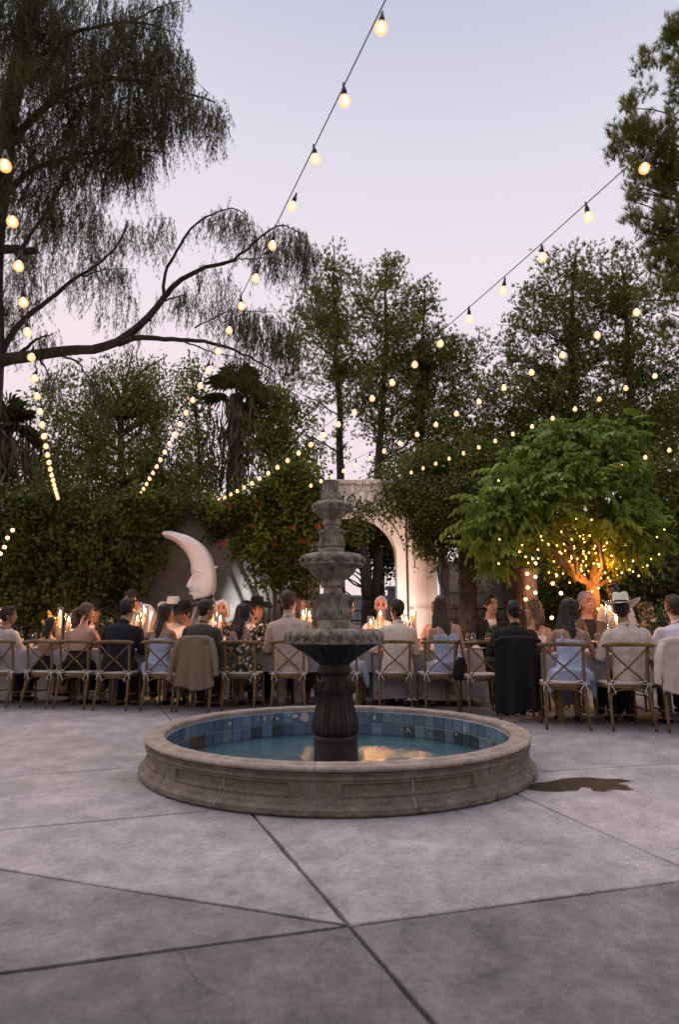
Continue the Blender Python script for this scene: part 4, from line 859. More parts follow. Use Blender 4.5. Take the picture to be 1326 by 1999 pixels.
vine('dark vine draped over the archway and hanging right of it', [(735, 985, 11, 30, 16, .7), (760, 945, 11.1, 40, 12, .7), (790, 970, 11, 44, 30), (850, 970, 10.9, 70, 40), (930, 980, 10.9, 60, 50), (870, 1020, 10.8, 60, 50), (840, 1040, 10.9, 34, 30), (930, 1050, 10.9, 50, 50), (700, 1010, 11, 26, 14, .6), (690, 970, 11, 24, 10, .4), (660, 1000, 11, 20, 20, .5), (985, 1030, 11, 40, 60), (620, 1010, 11.1, 40, 30), (1000, 970, 11, 50, 40)],
     13500, m_vine, .085, .026, [(912, 1200, 912, 1120, 905, 1050), (872, 1200, 862, 1120, 850, 1050), (1000, 1200, 998, 1120, 985, 1050)], 11.0, strands=900)
vine('dark ivy covering the wall at the right end behind the table', [(1080, 1120, 11.9, 44, 60), (1150, 1130, 11.9, 50, 60), (1220, 1120, 11.9, 50, 60), (1290, 1120, 11.8, 50, 70), (1340, 1130, 11.6, 40, 80), (1180, 1190, 11.9, 140, 40)], 9000, m_vine, .09, .03, [(1100, 1200, 1102, 1130, 1106, 1080), (1240, 1200, 1238, 1130, 1230, 1080)], 12.0, strands=250)
# two trunks that carry the hanging vine
for px, r_, lab in ((912, .19, 'thick dark trunk under the hanging vine, left of the pair'), (998, .21, 'thick dark trunk under the hanging vine, right of the pair')):
    base = at(px, 1180, 10.9); base[2] = 0; root = tree('vine_tree', lab, 'tree', base, None); mb = MB(); limb(mb, base, at(px-2, 1050, 10.9), r_, r_*.7, 0, .02, 8, 10); limb(mb, at(px-2, 1075, 10.9), at(px-34, 1010, 10.9), r_*.5, .04, .05); limb(mb, at(px-2, 1070, 10.9), at(px+30, 1000, 10.9), r_*.5, .04, .05)
    o = mb.build('trunk', m_bark, root); o.location = (-base[0], -base[1], 0)
# strap-leaf and frond plants at the foot of the wall
def spiky(label, px, py, Y, n, ln, m, spread=.7):
    b = at(px, py, Y); base = np.array([b[0], Y, 0]); root = tree('strap_leaf_plant', label, 'plant', base); 
    for i in range(n):
        az = random.uniform(0, 2*pi); l_ = ln*random.uniform(.7, 1.15); sp = random.uniform(.1, spread); V = []; Fc = []
        for k, t_ in enumerate(np.linspace(0, 1, 6)):
            p = np.array([cos(az)*sp*l_*t_**1.6, sin(az)*sp*l_*t_**1.6, b[2]*.0+(b[2]-.0)*0+l_*(t_-.35*sp*t_**2.5)]); s_ = np.array([-sin(az), cos(az), 0])*(.022*(1-t_)**.7+.001); V += [p+s_, p-s_]
            if k: j = 2*k; Fc.append((j-2, j-1, j+1, j))
        mb = MB(); mb.add(V, Fc); o = mb.build('leaf', m, root); 
spiky('green strap-leaf plant left of the fountain stem', 600, 1190, 10.6, 34, 1.55, m_vine2, .5)
spiky('arching fronds of a palm plant behind the blue dress', 915, 1215, 10.2, 16, 1.5, leafmat('dry_frond', (.10, .085, .025), (.17, .14, .045)), .9)
def grasses(label, px, Y, n, h):
    b = at(px, 1200, Y); root = tree('ornamental_grass', label, 'grass', (b[0], Y, 0)); P = np.c_[rng.normal(0, .12, (n, 2)), np.zeros(n)]; az = rng.uniform(0, 2*pi, n); V = []; Fc = []
    for i in range(n):
        l_ = h*random.uniform(.75, 1.1); sp = random.uniform(.1, .5); s_ = np.array([-sin(az[i]), cos(az[i]), 0])*.006; k0 = len(V)
        for k, t_ in enumerate(np.linspace(0, 1, 5)):
            p = P[i]+[cos(az[i])*sp*l_*t_**2, sin(az[i])*sp*l_*t_**2, l_*t_*(1-.2*sp*t_)]; V += [p+s_*(1-t_*.9), p-s_*(1-t_*.9)]
            if k: j = k0+2*k; Fc.append((j-2, j-1, j+1, j))
    o = link('blades', fast('blades', np.array(V), np.array(Fc), mat('straw', (.10, .085, .045), (.17, .145, .08), 6, .9)), root); stuffed(o)
grasses('dry ornamental grass against the dark vine at left', 150, 10.3, 70, 2.0)
# ---------------------------------------------------------------- string lights
m_core = emit('lit_filament', (1.0, 0.52, 0.22), 22.0)
m_globe_halo = bpy.data.materials.new('globe_halo'); m_globe_halo.use_nodes = True; t = m_globe_halo.node_tree; n = t.nodes; l = t.links; n.remove(n['Principled BSDF'])
tr = n.new('ShaderNodeBsdfTransparent'); em = n.new('ShaderNodeEmission'); em.inputs[0].default_value = (1.0, .41, .15, 1); em.inputs[1].default_value = 2.2  # bulb halo painted as orange emission on the globe, fading toward its rim
lw = n.new('ShaderNodeLayerWeight'); lw.inputs[0].default_value = .5; pw_ = n.new('ShaderNodeMath'); pw_.operation = 'MULTIPLY_ADD'; l.new(lw.outputs['Facing'], pw_.inputs[0]); pw_.inputs[1].default_value = -.80; pw_.inputs[2].default_value = .90
ms = n.new('ShaderNodeMixShader'); l.new(pw_.outputs[0], ms.inputs[0]); l.new(tr.outputs[0], ms.inputs[1]); l.new(em.outputs[0], ms.inputs[2]); l.new(ms.outputs[0], n['Material Output'].inputs[0])
m_socket = mat('black_socket', (0.015, 0.013, 0.012), None, rough=.5)
m_cable = mat('black_cable', (0.02, 0.018, 0.018), None, rough=.6)
mb = MB(); mb.lathe([(.002, -.015), (.008, -.013), (.013, -.008), (.015, 0), (.012, .010), (.008, .020), (.007, .040)], 14); core_me = mb.mesh('bulb', m_core)
mb = MB(); mb.lathe([(.003, -.031), (.015, -.028), (.026, -.018), (.031, -.001), (.027, .016), (.018, .027), (.012, .034)], 16, cap=False); globe_me = mb.mesh('globe', m_globe_halo)
mb = MB(); mb.lathe([(.011, .032), (.014, .036), (.014, .062), (.010, .068), (.005, .104)], 10); socket_me = mb.mesh('socket', m_socket)
def string(label, pts, cab, group='string lights overhead', tilt=None):
    a = np.array(pts[0]); root = tag(empty('string_light', tuple(a)), label, 'string light', group)
    mb = MB(); C = np.array(cab)-a; mb.tube(C, .0034, 5); mb.build('cable', m_cable, root)
    for p in pts:
        q = np.array(p)-a; rx, ry = random.gauss(0, .12), random.gauss(0, .12)
        b = link('bulb', core_me, root, tuple(q-[0, 0, .10]), (rx, ry, 0)); link('globe', globe_me, b); link('socket', socket_me, b)
    return root
STR = {
 'string of globe lights at far left, dropping past the limb': (1, [-1.5900, 2.5500, 3.1700], [-4.83, 10.29, 3.24], .0016, 22),
 'string of globe lights rising over the fountain to the top edge': (2, [.19, 2.33, 3.70], [-3.88, 11.45, 3.43], .0007, 26),
 'string of globe lights from the trumpet vine up to the right pine': (3, [1.72, 3.03, 3.56], [-2.44, 11.67, 3.46], .0016, 25),
 'string of globe lights passing the fountain top, second from right': (4, [2.50, 4.75, 3.63], [-1.06, 11.46, 3.52], .0011, 20),
 'string of globe lights ending at the archway, above the green tree': (5, [3.73, 6.82, 3.96], [1.2, 11.82, 4.01], .0007, 15),
}
for lab, (k, A, B, q, n) in STR.items():
    A, B = np.array(A), np.array(B); t_ = np.arange(n)[:, None]; step = (B-A)/(n-1)
    # parabola through both ends with curvature q
    f = lambda t_: A+step*t_+np.array([0, 0, 1.])*q*(t_**2-(n-1)*t_)
    bul = f(t_)+np.array([0, 0, .10])
    ext = 7 if k in (1, 2) else 5
    cab = f(np.arange(-ext, n+.51, .5)[:, None])+np.array([0, 0, .203-.10+.10])
    if k == 2: bul = bul
    string(lab, list(bul+np.array([0, 0, .0])), [np.array(c)-[0, 0, .10-.10*0] for c in cab-[0, 0, .0]])
p0, p1 = at(1356, 850, 8.2), at(965, 944, 11.0); N6 = 11
pts = [p0+(p1-p0)*i/(N6-1)-np.array([0, 0, .35])*(i/(N6-1))*(1-i/(N6-1)) for i in range(N6)]
string('lowest string of globe lights half hidden in the green tree', pts, [p+np.array([0, 0, .10]) for p in pts])
m_fairy = emit('fairy_light', (1.0, .38, .07), 22.0)
mb = MB(); mb.ell((0, 0, 0), (.010, .010, .012), None, 6, 5); fairy_me = mb.mesh('bulb', m_fairy)
mb = MB(); mb.ell((0, 0, 0), (.030, .030, .030), None, 10, 8); fglobe_me = mb.mesh('bulb', emit('globe_light', (1.0, .42, .15), 9.0))
def cluster(name, label, items, me, wire=True, cat='string light'):
    a = np.array(items[0]); root = tag(empty(name, tuple(a)), label, cat)
    if wire: mb = MB(); P = np.array(items)-a; mb.tube(np.repeat(P, 1, 0), .003, 4); mb.build('wire', m_cable, root)
    for p in items: link('bulb', me, root, tuple(np.array(p)-a))
    return root
cluster('string_light', 'globe bulbs wound on the tan column and beside it', [at(x, y, 10.72) for x, y in ((1046, 1100), (1030, 1120), (1046, 1126), (1031, 1147), (1046, 1157), (1027, 1170))], fglobe_me)
cluster('string_light', 'globe bulbs hanging between the column and the lit trunk', [at(x, y, 10.2) for x, y in ((1086, 1123), (1080, 1139), (1096, 1158), (1078, 1206))], fglobe_me)
cluster('string_light', 'tiny string of bulbs in the dark vine at the left edge', [at(x, y, 10.0) for x, y in ((24, 1035), (14, 1050), (8, 1068), (0, 1081), (-8, 1096))], fglobe_me)

# ---------------------------------------------------------------- the fresh green tree with fairy lights
def green_tree():
    Y = 9.3; base = at(1166, 1190, Y); base[2] = 0; root = tree('leafy_tree', 'bright green leafy tree with fairy lights wound round its trunk', 'tree', base)
    m_b = mat('pale_bark', (.10, .075, .05), (.19, .145, .10), 9, .9, .008, 40)
    mb = MB(); fork = at(1157, 1142, Y)
    limb(mb, base, fork, .105, .085, 0, .012, 8, 10); E = []
    for x, y, dy, r_ in ((1165, 1095, .1, .05), (1128, 1128, -.2, .045), (1205, 1134, .2, .035), (1110, 1100, .3, .04), (1180, 1110, -.3, .04)):
        e = at(x, y, Y+dy); limb(mb, fork-[0, 0, .04], e, r_*1.1, r_*.8, .05, .05); E.append(e)
    tips = [(960, 1000, -.4), (1000, 930, -.2), (1060, 880, .1), (1120, 850, 0), (1200, 850, .2), (1230, 930, .3), (1020, 1030, -.5), (1090, 960, -.6), (1160, 950, -.6), (1190, 1020, .3), (930, 1000, 0)]
    for x, y, dy in tips:
        c = at(x, y, Y+dy); e = min(E, key=lambda q: np.linalg.norm(q-c)); limb(mb, e-[0, 0, .02], c, .03, .008, .08, .06, 8)
    o = mb.build('trunk', m_b, root); o.location = (-base[0], -base[1], 0)
    blobs = [(925, 985, Y-.2, 30, 24, 1.3), (945, 1030, Y-.3, 34, 30, 1.2), (985, 960, Y-.4, 34, 30), (1000, 1000, Y-.5, 36, 30), (965, 1065, Y-.2, 34, 20, .8), (1010, 905, Y-.2, 30, 24, 1.2), (1050, 870, Y, 34, 30, 1.2), (1045, 930, Y-.5, 36, 28), (1090, 835, Y, 34, 24, 1.3), (1145, 815, Y+.1, 34, 20, 1.2), (1110, 880, Y-.4, 38, 28), (1165, 860, Y-.1, 38, 30), (1215, 840, Y+.2, 30, 28, 1.2), (1090, 950, Y-.6, 40, 30), (1150, 930, Y-.5, 40, 30), (1205, 910, Y, 36, 34), (1245, 900, Y+.3, 26, 34), (1230, 970, Y+.1, 34, 30), (1050, 1000, Y-.5, 40, 28), (1110, 1010, Y-.5, 36, 28), (1170, 995, Y-.4, 36, 28), (1020, 1050, Y-.3, 36, 26), (1210, 1040, Y, 36, 26, .8), (1150, 1060, Y+.2, 40, 24, .6), (1090, 1060, Y+.1, 36, 24, .6), (1250, 1030, Y+.3, 28, 36, .7)]
    blobs = [(1165+(b[0]-1165)*.94, b[1]+6, *b[2:]) for b in blobs if not (b[1] > 1040 and b[0] > 1060)]
    def compound(nl, ln):
        V = []; Fc = []; z = 0
        for k, t_ in enumerate(np.linspace(.12, 1, nl)):
            # arching rachis along +X drooping in Z
            p = np.array([ln*t_, 0, -ln*.55*t_**2]); tg = np.array([1, 0, -1.1*t_]); tg /= np.linalg.norm(tg)
            for s_ in ((-1, 1) if k < nl-1 else (0,)):
                d = tg*.6+np.array([0, s_*.62, -.55-.5*random.random()]) if s_ else tg; d = d/np.linalg.norm(d); l_ = ln*.46*random.uniform(.7, 1.2)*(1-.25*t_); sd = np.cross(d, [0, 0, 1.]); sd /= np.linalg.norm(sd); w_ = l_*.25; nn = np.cross(sd, d); k0 = len(V)
                V += [p, p+d*l_*.3+sd*w_+nn*w_*.3, p+d*l_*.7+sd*w_*.75+nn*w_*.1, p+d*l_-nn*w_*.6, p+d*l_*.7-sd*w_*.75+nn*w_*.1, p+d*l_*.3-sd*w_+nn*w_*.3]
                Fc += [(k0, k0+1, k0+2), (k0, k0+2, k0+3), (k0, k0+3, k0+4), (k0, k0+4, k0+5)]
        k0 = len(V); V += [np.array([0, .003, 0]), np.array([0, -.003, 0]), np.array([ln*.5, 0, -ln*.14]), np.array([ln, 0, -ln*.55])]; Fc += [(k0, k0+1, k0+2), (k0+2, k0+1, k0+3)]
        return np.array(V), np.array(Fc)
    VAR = [compound(n_, l_) for n_, l_ in ((4, .31), (5, .38), (4, .27), (5, .33))]
    ME = [fast('leaf', v, f, m_fresh) for v, f in VAR]
    n = 1150; P, d, _ = blob_points(blobs, n, .45); P = clumpify(P, .085, .10)[0]
    az = np.arctan2(d[:, 1], d[:, 0])+rng.normal(0, 1.1, n); order = np.argsort(P[:, 1]-.6*np.abs(d[:, 2]))
    parts = []
    for c, i in enumerate(order):
        tl = random.uniform(-.7, .7); v = i % 4
        if c < 290:
            o = link('leaf', ME[v], root, tuple(P[i]-base), (random.gauss(0, .35), tl, az[i])); s_ = random.uniform(.75, 1.2); o.scale = (s_,)*3
        else:
            Rm = rotm(random.gauss(0, .35), tl, az[i]); parts.append((VAR[v][0]@Rm.T*random.uniform(.75, 1.2)+P[i], VAR[v][1]))
    V, Fc = join(parts); o = child('crown', fast('crown', V, Fc, m_fresh), root); stuffed(o)
    nl_ = 2600; Pl, dl, _ = blob_points([(1110, 1070, Y+.25, 40, 34), (1160, 1070, Y+.25, 50, 40), (1205, 1075, Y+.3, 36, 40), (1135, 1110, Y+.35, 44, 26), (1190, 1112, Y+.35, 34, 26), (1085, 1100, Y+.35, 26, 30, .6)], nl_); Pl = clumpify(Pl, .06, .06)[0]; dl = dl*.6+rand_dirs(nl_)*.6+[0, 0, -.4]; dl /= np.linalg.norm(dl, axis=1)[:, None]; Vl, Fl = leaves(Pl, dl, rng.uniform(.05, .10, nl_), np.full(nl_, .02)); o = child('low_foliage', fast('low_foliage', Vl, Fl, m_vine2), root); stuffed(o)
    # fairy lights: wound on the trunk, along the boughs and trailing to the right
    it = []
    for k in range(34):
        t_ = k/33; c = base+(fork-base)*t_; a = k*1.15; it.append(c+np.array([cos(a), sin(a), 0])*(.118-.02*t_)+[0, 0, .0])
    cluster('fairy_lights', 'fairy lights spiralling up the lit trunk', [p for p in it if p[2] > .8], fairy_me, cat='fairy lights')
    fr_ = COL.objects[-1].parent; ld = bpy.data.lights.new('fairy_glow', 'POINT'); ld.energy = 11; ld.color = (1, .32, .05); ld.shadow_soft_size = .06
    for x, y, dy in ((1140, 1150, -.25), (1190, 1150, -.2), (1160, 1105, -.28), (1120, 1110, 0), (1195, 1100, .1)): lo = bpy.data.objects.new('fairy_glow', ld); COL.objects.link(lo); lo.parent = fr_; lo.location = tuple(at(x, y, Y+dy)-np.array(fr_.location))
    px = [(1097, 1038), (1105, 1050), (1104, 1075), (1102, 1062), (1106, 1100), (1112, 1108), (1128, 1091), (1131, 1098), (1139, 1043), (1153, 1048), (1163, 1066), (1167, 1055), (1145, 1090), (1171, 1106), (1188, 1107), (1198, 1097), (1182, 1072), (1208, 1041), (1216, 1055), (1211, 1062), (1190, 1030), (1088, 1065), (1071, 1062), (1082, 1096), (1100, 1120), (1120, 1125), (1150, 1115), (1160, 1100), (1140, 1076), (1122, 1070), (1135, 1110), (1176, 1090), (1195, 1085), (1205, 1110), (1215, 1118), (1230, 1112), (1164, 1080), (1150, 1066), (1118, 1086), (1094, 1086), (1174, 1128), (1192, 1134), (1206, 1060), (1222, 1066), (1154, 1130), (1142, 1122), (1128, 1118), (1113, 1096), (1186, 1060)]
    px += [(random.gauss(1150, 36), random.gauss(1085, 26)) for _ in range(60)]
    cluster('fairy_lights', 'fairy lights strung along the low boughs of the green tree', [at(x, y, 9.3+random.uniform(-.25, .3)) for x, y in px], fairy_me, cat='fairy lights')
    px = [(1251, 1033), (1298, 1034), (1249, 1058), (1261, 1059), (1273, 1052), (1284, 1048), (1280, 1063), (1276, 1078), (1288, 1082), (1280, 1093), (1272, 1091), (1228, 1085), (1237, 1095), (1246, 1088), (1265, 1104), (1256, 1106), (1251, 1108), (1237, 1116), (1229, 1113), (1248, 1124)]
    cluster('fairy_lights', 'loose fairy lights trailing to the right of the green tree', [at(x, y, 9.5+random.uniform(-.2, .2)) for x, y in px], fairy_me, cat='fairy lights')
    px = [(974, 938), (976, 1053), (991, 1058), (1014, 1070), (1020, 1064), (1015, 1077), (1027, 1087), (1032, 1099), (1040, 1091), (1051, 1073), (1048, 1044), (1057, 1047), (1072, 1063), (1052, 1090), (978, 1025), (974, 1100), (1119, 910), (1060, 1055), (1126, 1012), (1156, 1015), (1137, 1016)]
    cluster('fairy_lights', 'sparse fairy lights in the left half of the green tree', [at(x, y, 8.75+random.uniform(-.2, .2)) for x, y in px], fairy_me, False, cat='fairy lights')
green_tree()

# ---------------------------------------------------------------- crescent moon prop
def moon():
    Y = 10.7; q = lambda x, y: at(300+x/8.29, 1020+y/8.29, Y)
    m_moon = mat('painted_moon', (.84, .80, .80), (.90, .87, .87), 3, .5, .002, 30, lo=.3, hi=.7)
    outer = [(172, 165), (182, 145), (250, 144), (320, 150), (390, 168), (450, 186), (540, 210), (620, 245), (700, 290), (780, 352), (845, 430), (900, 520), (935, 610), (960, 690), (975, 770), (985, 860), (987, 950), (982, 1030), (970, 1100), (945, 1165), (900, 1205), (840, 1228), (770, 1238), (700, 1250)]
    inner = [(172, 238), (215, 250), (290, 280), (345, 315), (400, 360), (450, 412), (500, 470), (538, 530), (570, 600), (588, 660), (596, 710), (592, 770), (594, 810), (612, 850), (618, 900), (616, 945), (590, 960), (566, 1000), (552, 1045), (556, 1100), (574, 1118), (598, 1128), (575, 1150), (566, 1164), (590, 1172), (618, 1186), (630, 1215), (650, 1245)]
    def rs_(pl, m_):
        A = np.array([[q(*p)[0], q(*p)[2]] for p in pl]); L0 = np.r_[0, np.cumsum(np.linalg.norm(np.diff(A, axis=0), axis=1))]; tt = np.linspace(0, L0[-1], m_); return np.c_[np.interp(tt, L0, A[:, 0]), np.interp(tt, L0, A[:, 1])]
    O_, I_ = rs_(outer, 60), rs_(inner, 60); c = (O_+I_).mean(0)/2
    root = tag(empty('crescent_moon', (c[0], Y, 0)), 'white crescent moon prop with a carved profile face by the grey wall', 'moon prop')
    # cross-sections from the outer to the inner edge, pillowed front, thick rim
    rs = []
    for o2, i2 in zip(O_, I_):
        w2 = np.linalg.norm(i2-o2); e2 = min(.05, w2*.3)/max(w2, 1e-6); sec = []
        for u, y in ((0, .16), (0, -.06), (e2*.25, -.105), (e2, -.14), (.35, -.155), (.65, -.15), (1-e2*1.3, -.12), (1-e2*.4, -.05), (1, .02), (1, .16)):
            p = o2+(i2-o2)*u; sec.append((p[0]-c[0], y, p[1]))
        rs.append(np.array(sec))
    mb = MB(); mb.rings(rs, True); o = mb.build('moon_body', m_moon, root); sharp(o, 55)
    L_ = lambda x, y, dy=0: np.array([q(x, y)[0]-c[0], -.13+dy, q(x, y)[2]])
    k = Y/F_PX/8.29*1.03
    mb = MB(); mb.ell(L_(765, 870), (75*k, .035, 38*k), rotm(0, .25, 0), 16, 10); mb.ell(L_(765, 905, .01), (60*k, .03, 20*k), rotm(0, .2, 0), 14, 8); mb.build('eyelid', m_moon, root)
    mb = MB(); mb.ell(L_(800, 1060), (95*k, .045, 110*k), rotm(0, -.2, 0), 18, 12); mb.build('cheek', m_moon, root)
    mb = MB(); mb.tube([L_(650, 800, .01), L_(730, 790, -.015), L_(830, 830, -.01), L_(870, 900, .01)], [.012, .035, .03, .008], 8); mb.build('brow', m_moon, root)
    mb = MB(); mb.tube([L_(660, 860, .02), L_(625, 950, .005), L_(600, 1040, .0), L_(620, 1090, .02)], [.015, .035, .05, .02], 10); mb.build('nose', m_moon, root)
    mb = MB(); mb.tube([L_(585, 1160, .03), L_(640, 1150, .01), L_(700, 1135, .02)], [.012, .026, .008], 8); mb.build('lip', m_moon, root)
    mb = MB(); mb.tube([L_(955, 745, .2), L_(1022, 695, .2)], [.045, .002], 8); mb.build('horn', m_moon, root)
    m_st = mat('white_stand', (.6, .56, .56), None, rough=.5)
    for a, b in (((830, 1238), (900, 1420)), ((925, 1195), (1010, 1380)), ((700, 1240), (640, 1420)), ((820, 1238), (760, 1420))):
        A = L_(*a, .25); B = L_(*b, .25); B = A+(B-A)*(A[2]/(A[2]-B[2])); mb = MB(); mb.tube([A, B+[0, 0, .0]], .022, 8); mb.build('stand_leg', m_st, root)
    mb = MB(); A, B = L_(640, 1240, .1), L_(960, 1190, .1); mb.tube([A, L_(800, 1245, .08), B], .03, 8); mb.build('cradle_bar', mat('dark_steel', (.05, .05, .055), None, rough=.5), root)
moon()
# warm uplight on the ground in front of the moon
def uplight(px, Y, label, aim, energy, col=(1, .56, .34), zl=.0):
    c = at(px, 1200, Y); root = tag(empty('uplight', (c[0], Y, zl)), label, 'lamp'); mb = MB(); mb.lathe([(.08, 0), (.08, .02), (.05, .03), (.05, .06), (.075, .10), (.075, .16), (.065, .16), (.06, .12)], 20); mb.build('housing', m_iron, root)
    mb = MB(); mb.lathe([(.058, .13), (.001, .131)], 16, cap=False); mb.build('lens', emit('uplight_lens', (1, .6, .3), 30), root)
    ld = bpy.data.lights.new('lamp_light', 'SPOT'); ld.energy = energy; ld.color = col; ld.spot_size = R(95); ld.spot_blend = .8; ld.shadow_soft_size = .05
    lo = bpy.data.objects.new('lamp_light', ld); COL.objects.link(lo); lo.parent = root; lo.location = (0, 0, .17)
    d = np.array(aim)-np.array([c[0], Y, zl+.17]); from mathutils import Vector; lo.rotation_euler = Vector(d).to_track_quat('-Z', 'Y').to_euler()
uplight(345, 9.75, 'small black uplight on the ground below the moon prop', at(375, 1090, 10.7), 1500, (1, .96, .98))
uplight(815, 9.75, 'small black uplight at the foot of the white pilaster', at(800, 990, 11.2), 480, (1, .74, .62))
# ---------------------------------------------------------------- dining tables
m_cloth = mat('table_linen', (.25, .23, .235), (.32, .295, .30), 6, .85, .003, 40)
m_wood = mat('aged_oak', (.105, .066, .024), (.20, .132, .052), 14, .6, .003, 60, rand=.12)
m_pad = mat('seat_pad', (.48, .43, .39), (.56, .51, .46), 9, .9, .003, 50)
m_cord = mat('white_cord', (.66, .62, .58), None, rough=.8)
def table(label, x0, x1, y0, y1, rz=0.0, zb=.10):
    c = ((x0+x1)/2, (y0+y1)/2, 0); root = tag(empty('dining_table', c, rz), label, 'table'); hx, hy = (x1-x0)/2, (y1-y0)/2
    mb = MB(); mb.box((0, 0, .72), (2*hx-.04, 2*hy-.04, .05)); mb.build('table_top', m_wood, root, smooth=False)
    # cloth: flat top, folded skirt to just above the floor
    per = []; N_ = int((hx+hy)*4*18)
    for i in range(N_):
        s_ = i/N_*4*(hx+hy)
        if s_ < 2*hx: p = (-hx+s_, -hy, 0, -1)
        elif s_ < 2*hx+2*hy: p = (hx, -hy+s_-2*hx, 1, 0)
        elif s_ < 4*hx+2*hy: p = (hx-(s_-2*hx-2*hy), hy, 0, 1)
        else: p = (-hx, hy-(s_-4*hx-2*hy), -1, 0)
        per.append((*p, s_))
    rs = []
    for z, k in ((.752, 0), (.738, .25), (.738-(.738-zb)*.25, .5), (.738-(.738-zb)*.6, .8), (zb, 1.0)):
        rs.append(np.array([[x+nx*(.006+k*(.035+.03*sin(s_*9.1)+.022*sin(s_*17.3+1.2))), y+ny*(.006+k*(.035+.03*sin(s_*9.1)+.022*sin(s_*17.3+1.2))), z+(.012*sin(s_*5)*k)] for x, y, nx, ny, s_ in per]))
    mb = MB(); mb.rings(rs, False); mb.add(rs[0]*[1, 1, 1]+[0, 0, .0], [tuple(range(N_))]); mb.build('tablecloth', m_cloth, root)
    for sx in (-1, 0, 1):
        for sy in (-1, 1): mb = MB(); mb.box((sx*(hx-.15), sy*(hy-.12), .348), (.06, .06, .696)); mb.build('leg', m_wood, root, smooth=False)
table('long dining table under a pale cloth, behind the left and centre chairs', -6.6, .42, 8.66, 9.52, zb=.46)
table('short table with floor-length pale cloth right of the fountain', .46, 1.95, 8.66, 9.52)
table('nearer dining table under a pale cloth at the right', 2.30, 5.6, 6.98, 7.80, zb=.40)
TZ = .753
# ---------------------------------------------------------------- cross-back chairs
def bow_mesh(kind):
    mb = MB(); s_ = 1 if kind == 0 else -1
    mb.ell((0, 0, 0), (.013, .012, .012), None, 7, 5)
    mb.tube([(0, 0, 0), (s_*.03, -.012, .03), (s_*.07, -.012, .022), (s_*.06, -.01, -.004), (0, 0, 0)], .0055, 5)
    mb.tube([(0, 0, 0), (-s_*.03, -.01, .022), (-s_*.052, -.01, .004), (-s_*.03, -.008, -.012), (0, 0, 0)], .0055, 5)
    mb.tube([(0, 0, 0), (s_*.025, -.012, -.03), (s_*.05, -.012, -.075), (s_*.048, -.012, -.105)], .005, 5)
    mb.tube([(0, 0, 0), (-s_*.012, -.012, -.035), (-s_*.022, -.012, -.085)], .005, 5); return mb.mesh('cushion_tie', m_cord)
def build_chair():
    root = empty('cross_back_chair')
    # local: back at y=0, front at +y
    for s_ in (-1, 1):
        mb = MB(); mb.tube([(s_*.215, -.07, 0), (s_*.208, -.035, .20), (s_*.200, .0, .42), (s_*.198, -.012, .60), (s_*.200, -.035, .76), (s_*.205, -.055, .845)], [.014, .017, .0185, .018, .017, .016], 9); mb.build('back_post', m_wood, root)
        mb = MB(); mb.tube([(s_*.20, .40, .43), (s_*.205, .41, .2), (s_*.21, .425, 0)], [.018, .016, .014], 9); mb.build('front_leg', m_wood, root)
        mb = MB(); z0, z1 = .445, .835
        mb.tube([(s_*.19, -.004, z0), (s_*.10, -.012, z0+.105), (0, -.020+s_*.010, z0+.19), (-s_*.10, -.035, z0+.28), (-s_*.20, -.052, z1)], .0145, 7, squash=.7); mb.build('cross_brace', m_wood, root)
        mb = MB(); mb.tube([(s_*.205, -.01, .20), (s_*.205, .2, .195), (s_*.207, .41, .20)], .010, 6); mb.build('stretcher', m_wood, root)
    mb = MB(); mb.tube([(-.262, -.062, .853), (-.225, -.066, .862), (-.12, -.083, .868), (0, -.090, .870), (.12, -.083, .868), (.225, -.066, .862), (.262, -.062, .853)], [.017, .0225, .0235, .0235, .0235, .0225, .017], 10); mb.build('top_rail', m_wood, root)
    mb = MB(); mb.tube([(-.196, -.004, .20), (-.192, 0, .30), (-.165, .004, .368), (-.10, .008, .402), (0, .008, .412), (.10, .008, .402), (.165, .004, .368), (.192, 0, .30), (.196, -.004, .20)], .0105, 7); mb.build('arch_brace', m_wood, root)
    mb = MB(); ring = []
    for i in range(28):
        a = 2*pi*i/28; ca, sa = cos(a), sin(a); x = .225*np.sign(ca)*abs(ca)**.55; y = .205+.215*np.sign(sa)*abs(sa)**.55; ring.append((x*(1+.06*(y-.2)/.2), y))
    mb.rings([np.array([(x*f, .205+(y-.205)*f, z) for x, y in ring]) for f, z in ((.96, .418), (1, .424), (1, .446), (.97, .452))], True); o = mb.build('seat', m_wood, root); sharp(o, 40)
    mb = MB(); mb.rings([np.array([(x*f, .205+(y-.205)*f, z) for x, y in ring]) for f, z in ((.9, .4525), (.96, .458), (.975, .470), (.94, .480), (.8, .486), (.4, .488))], True); mb.build('seat_pad', m_pad, root)
    for k, s_ in enumerate((-1, 1)): link('cushion_tie', BOW[k], root, (s_*.2, -.018, .468))
    return root
BOW = [bow_mesh(0), bow_mesh(1)]
chair0 = build_chair(); chair_used = [False]
CHAIR_POS = {}
def chair(label, px, Y, rz=0.0, xyz=None, pull=0.0):
    x = at(px, 1255, Y)[0] if xyz is None else xyz[0]; y = Y if xyz is None else xyz[1]
    o = chair0 if not chair_used[0] else copy_tree(chair0); chair_used[0] = True
    o.location = (x, y, 0); o.rotation_euler = (0, 0, rz); tag(o, label, 'chair', 'cross-back wooden chairs at the tables'); return o

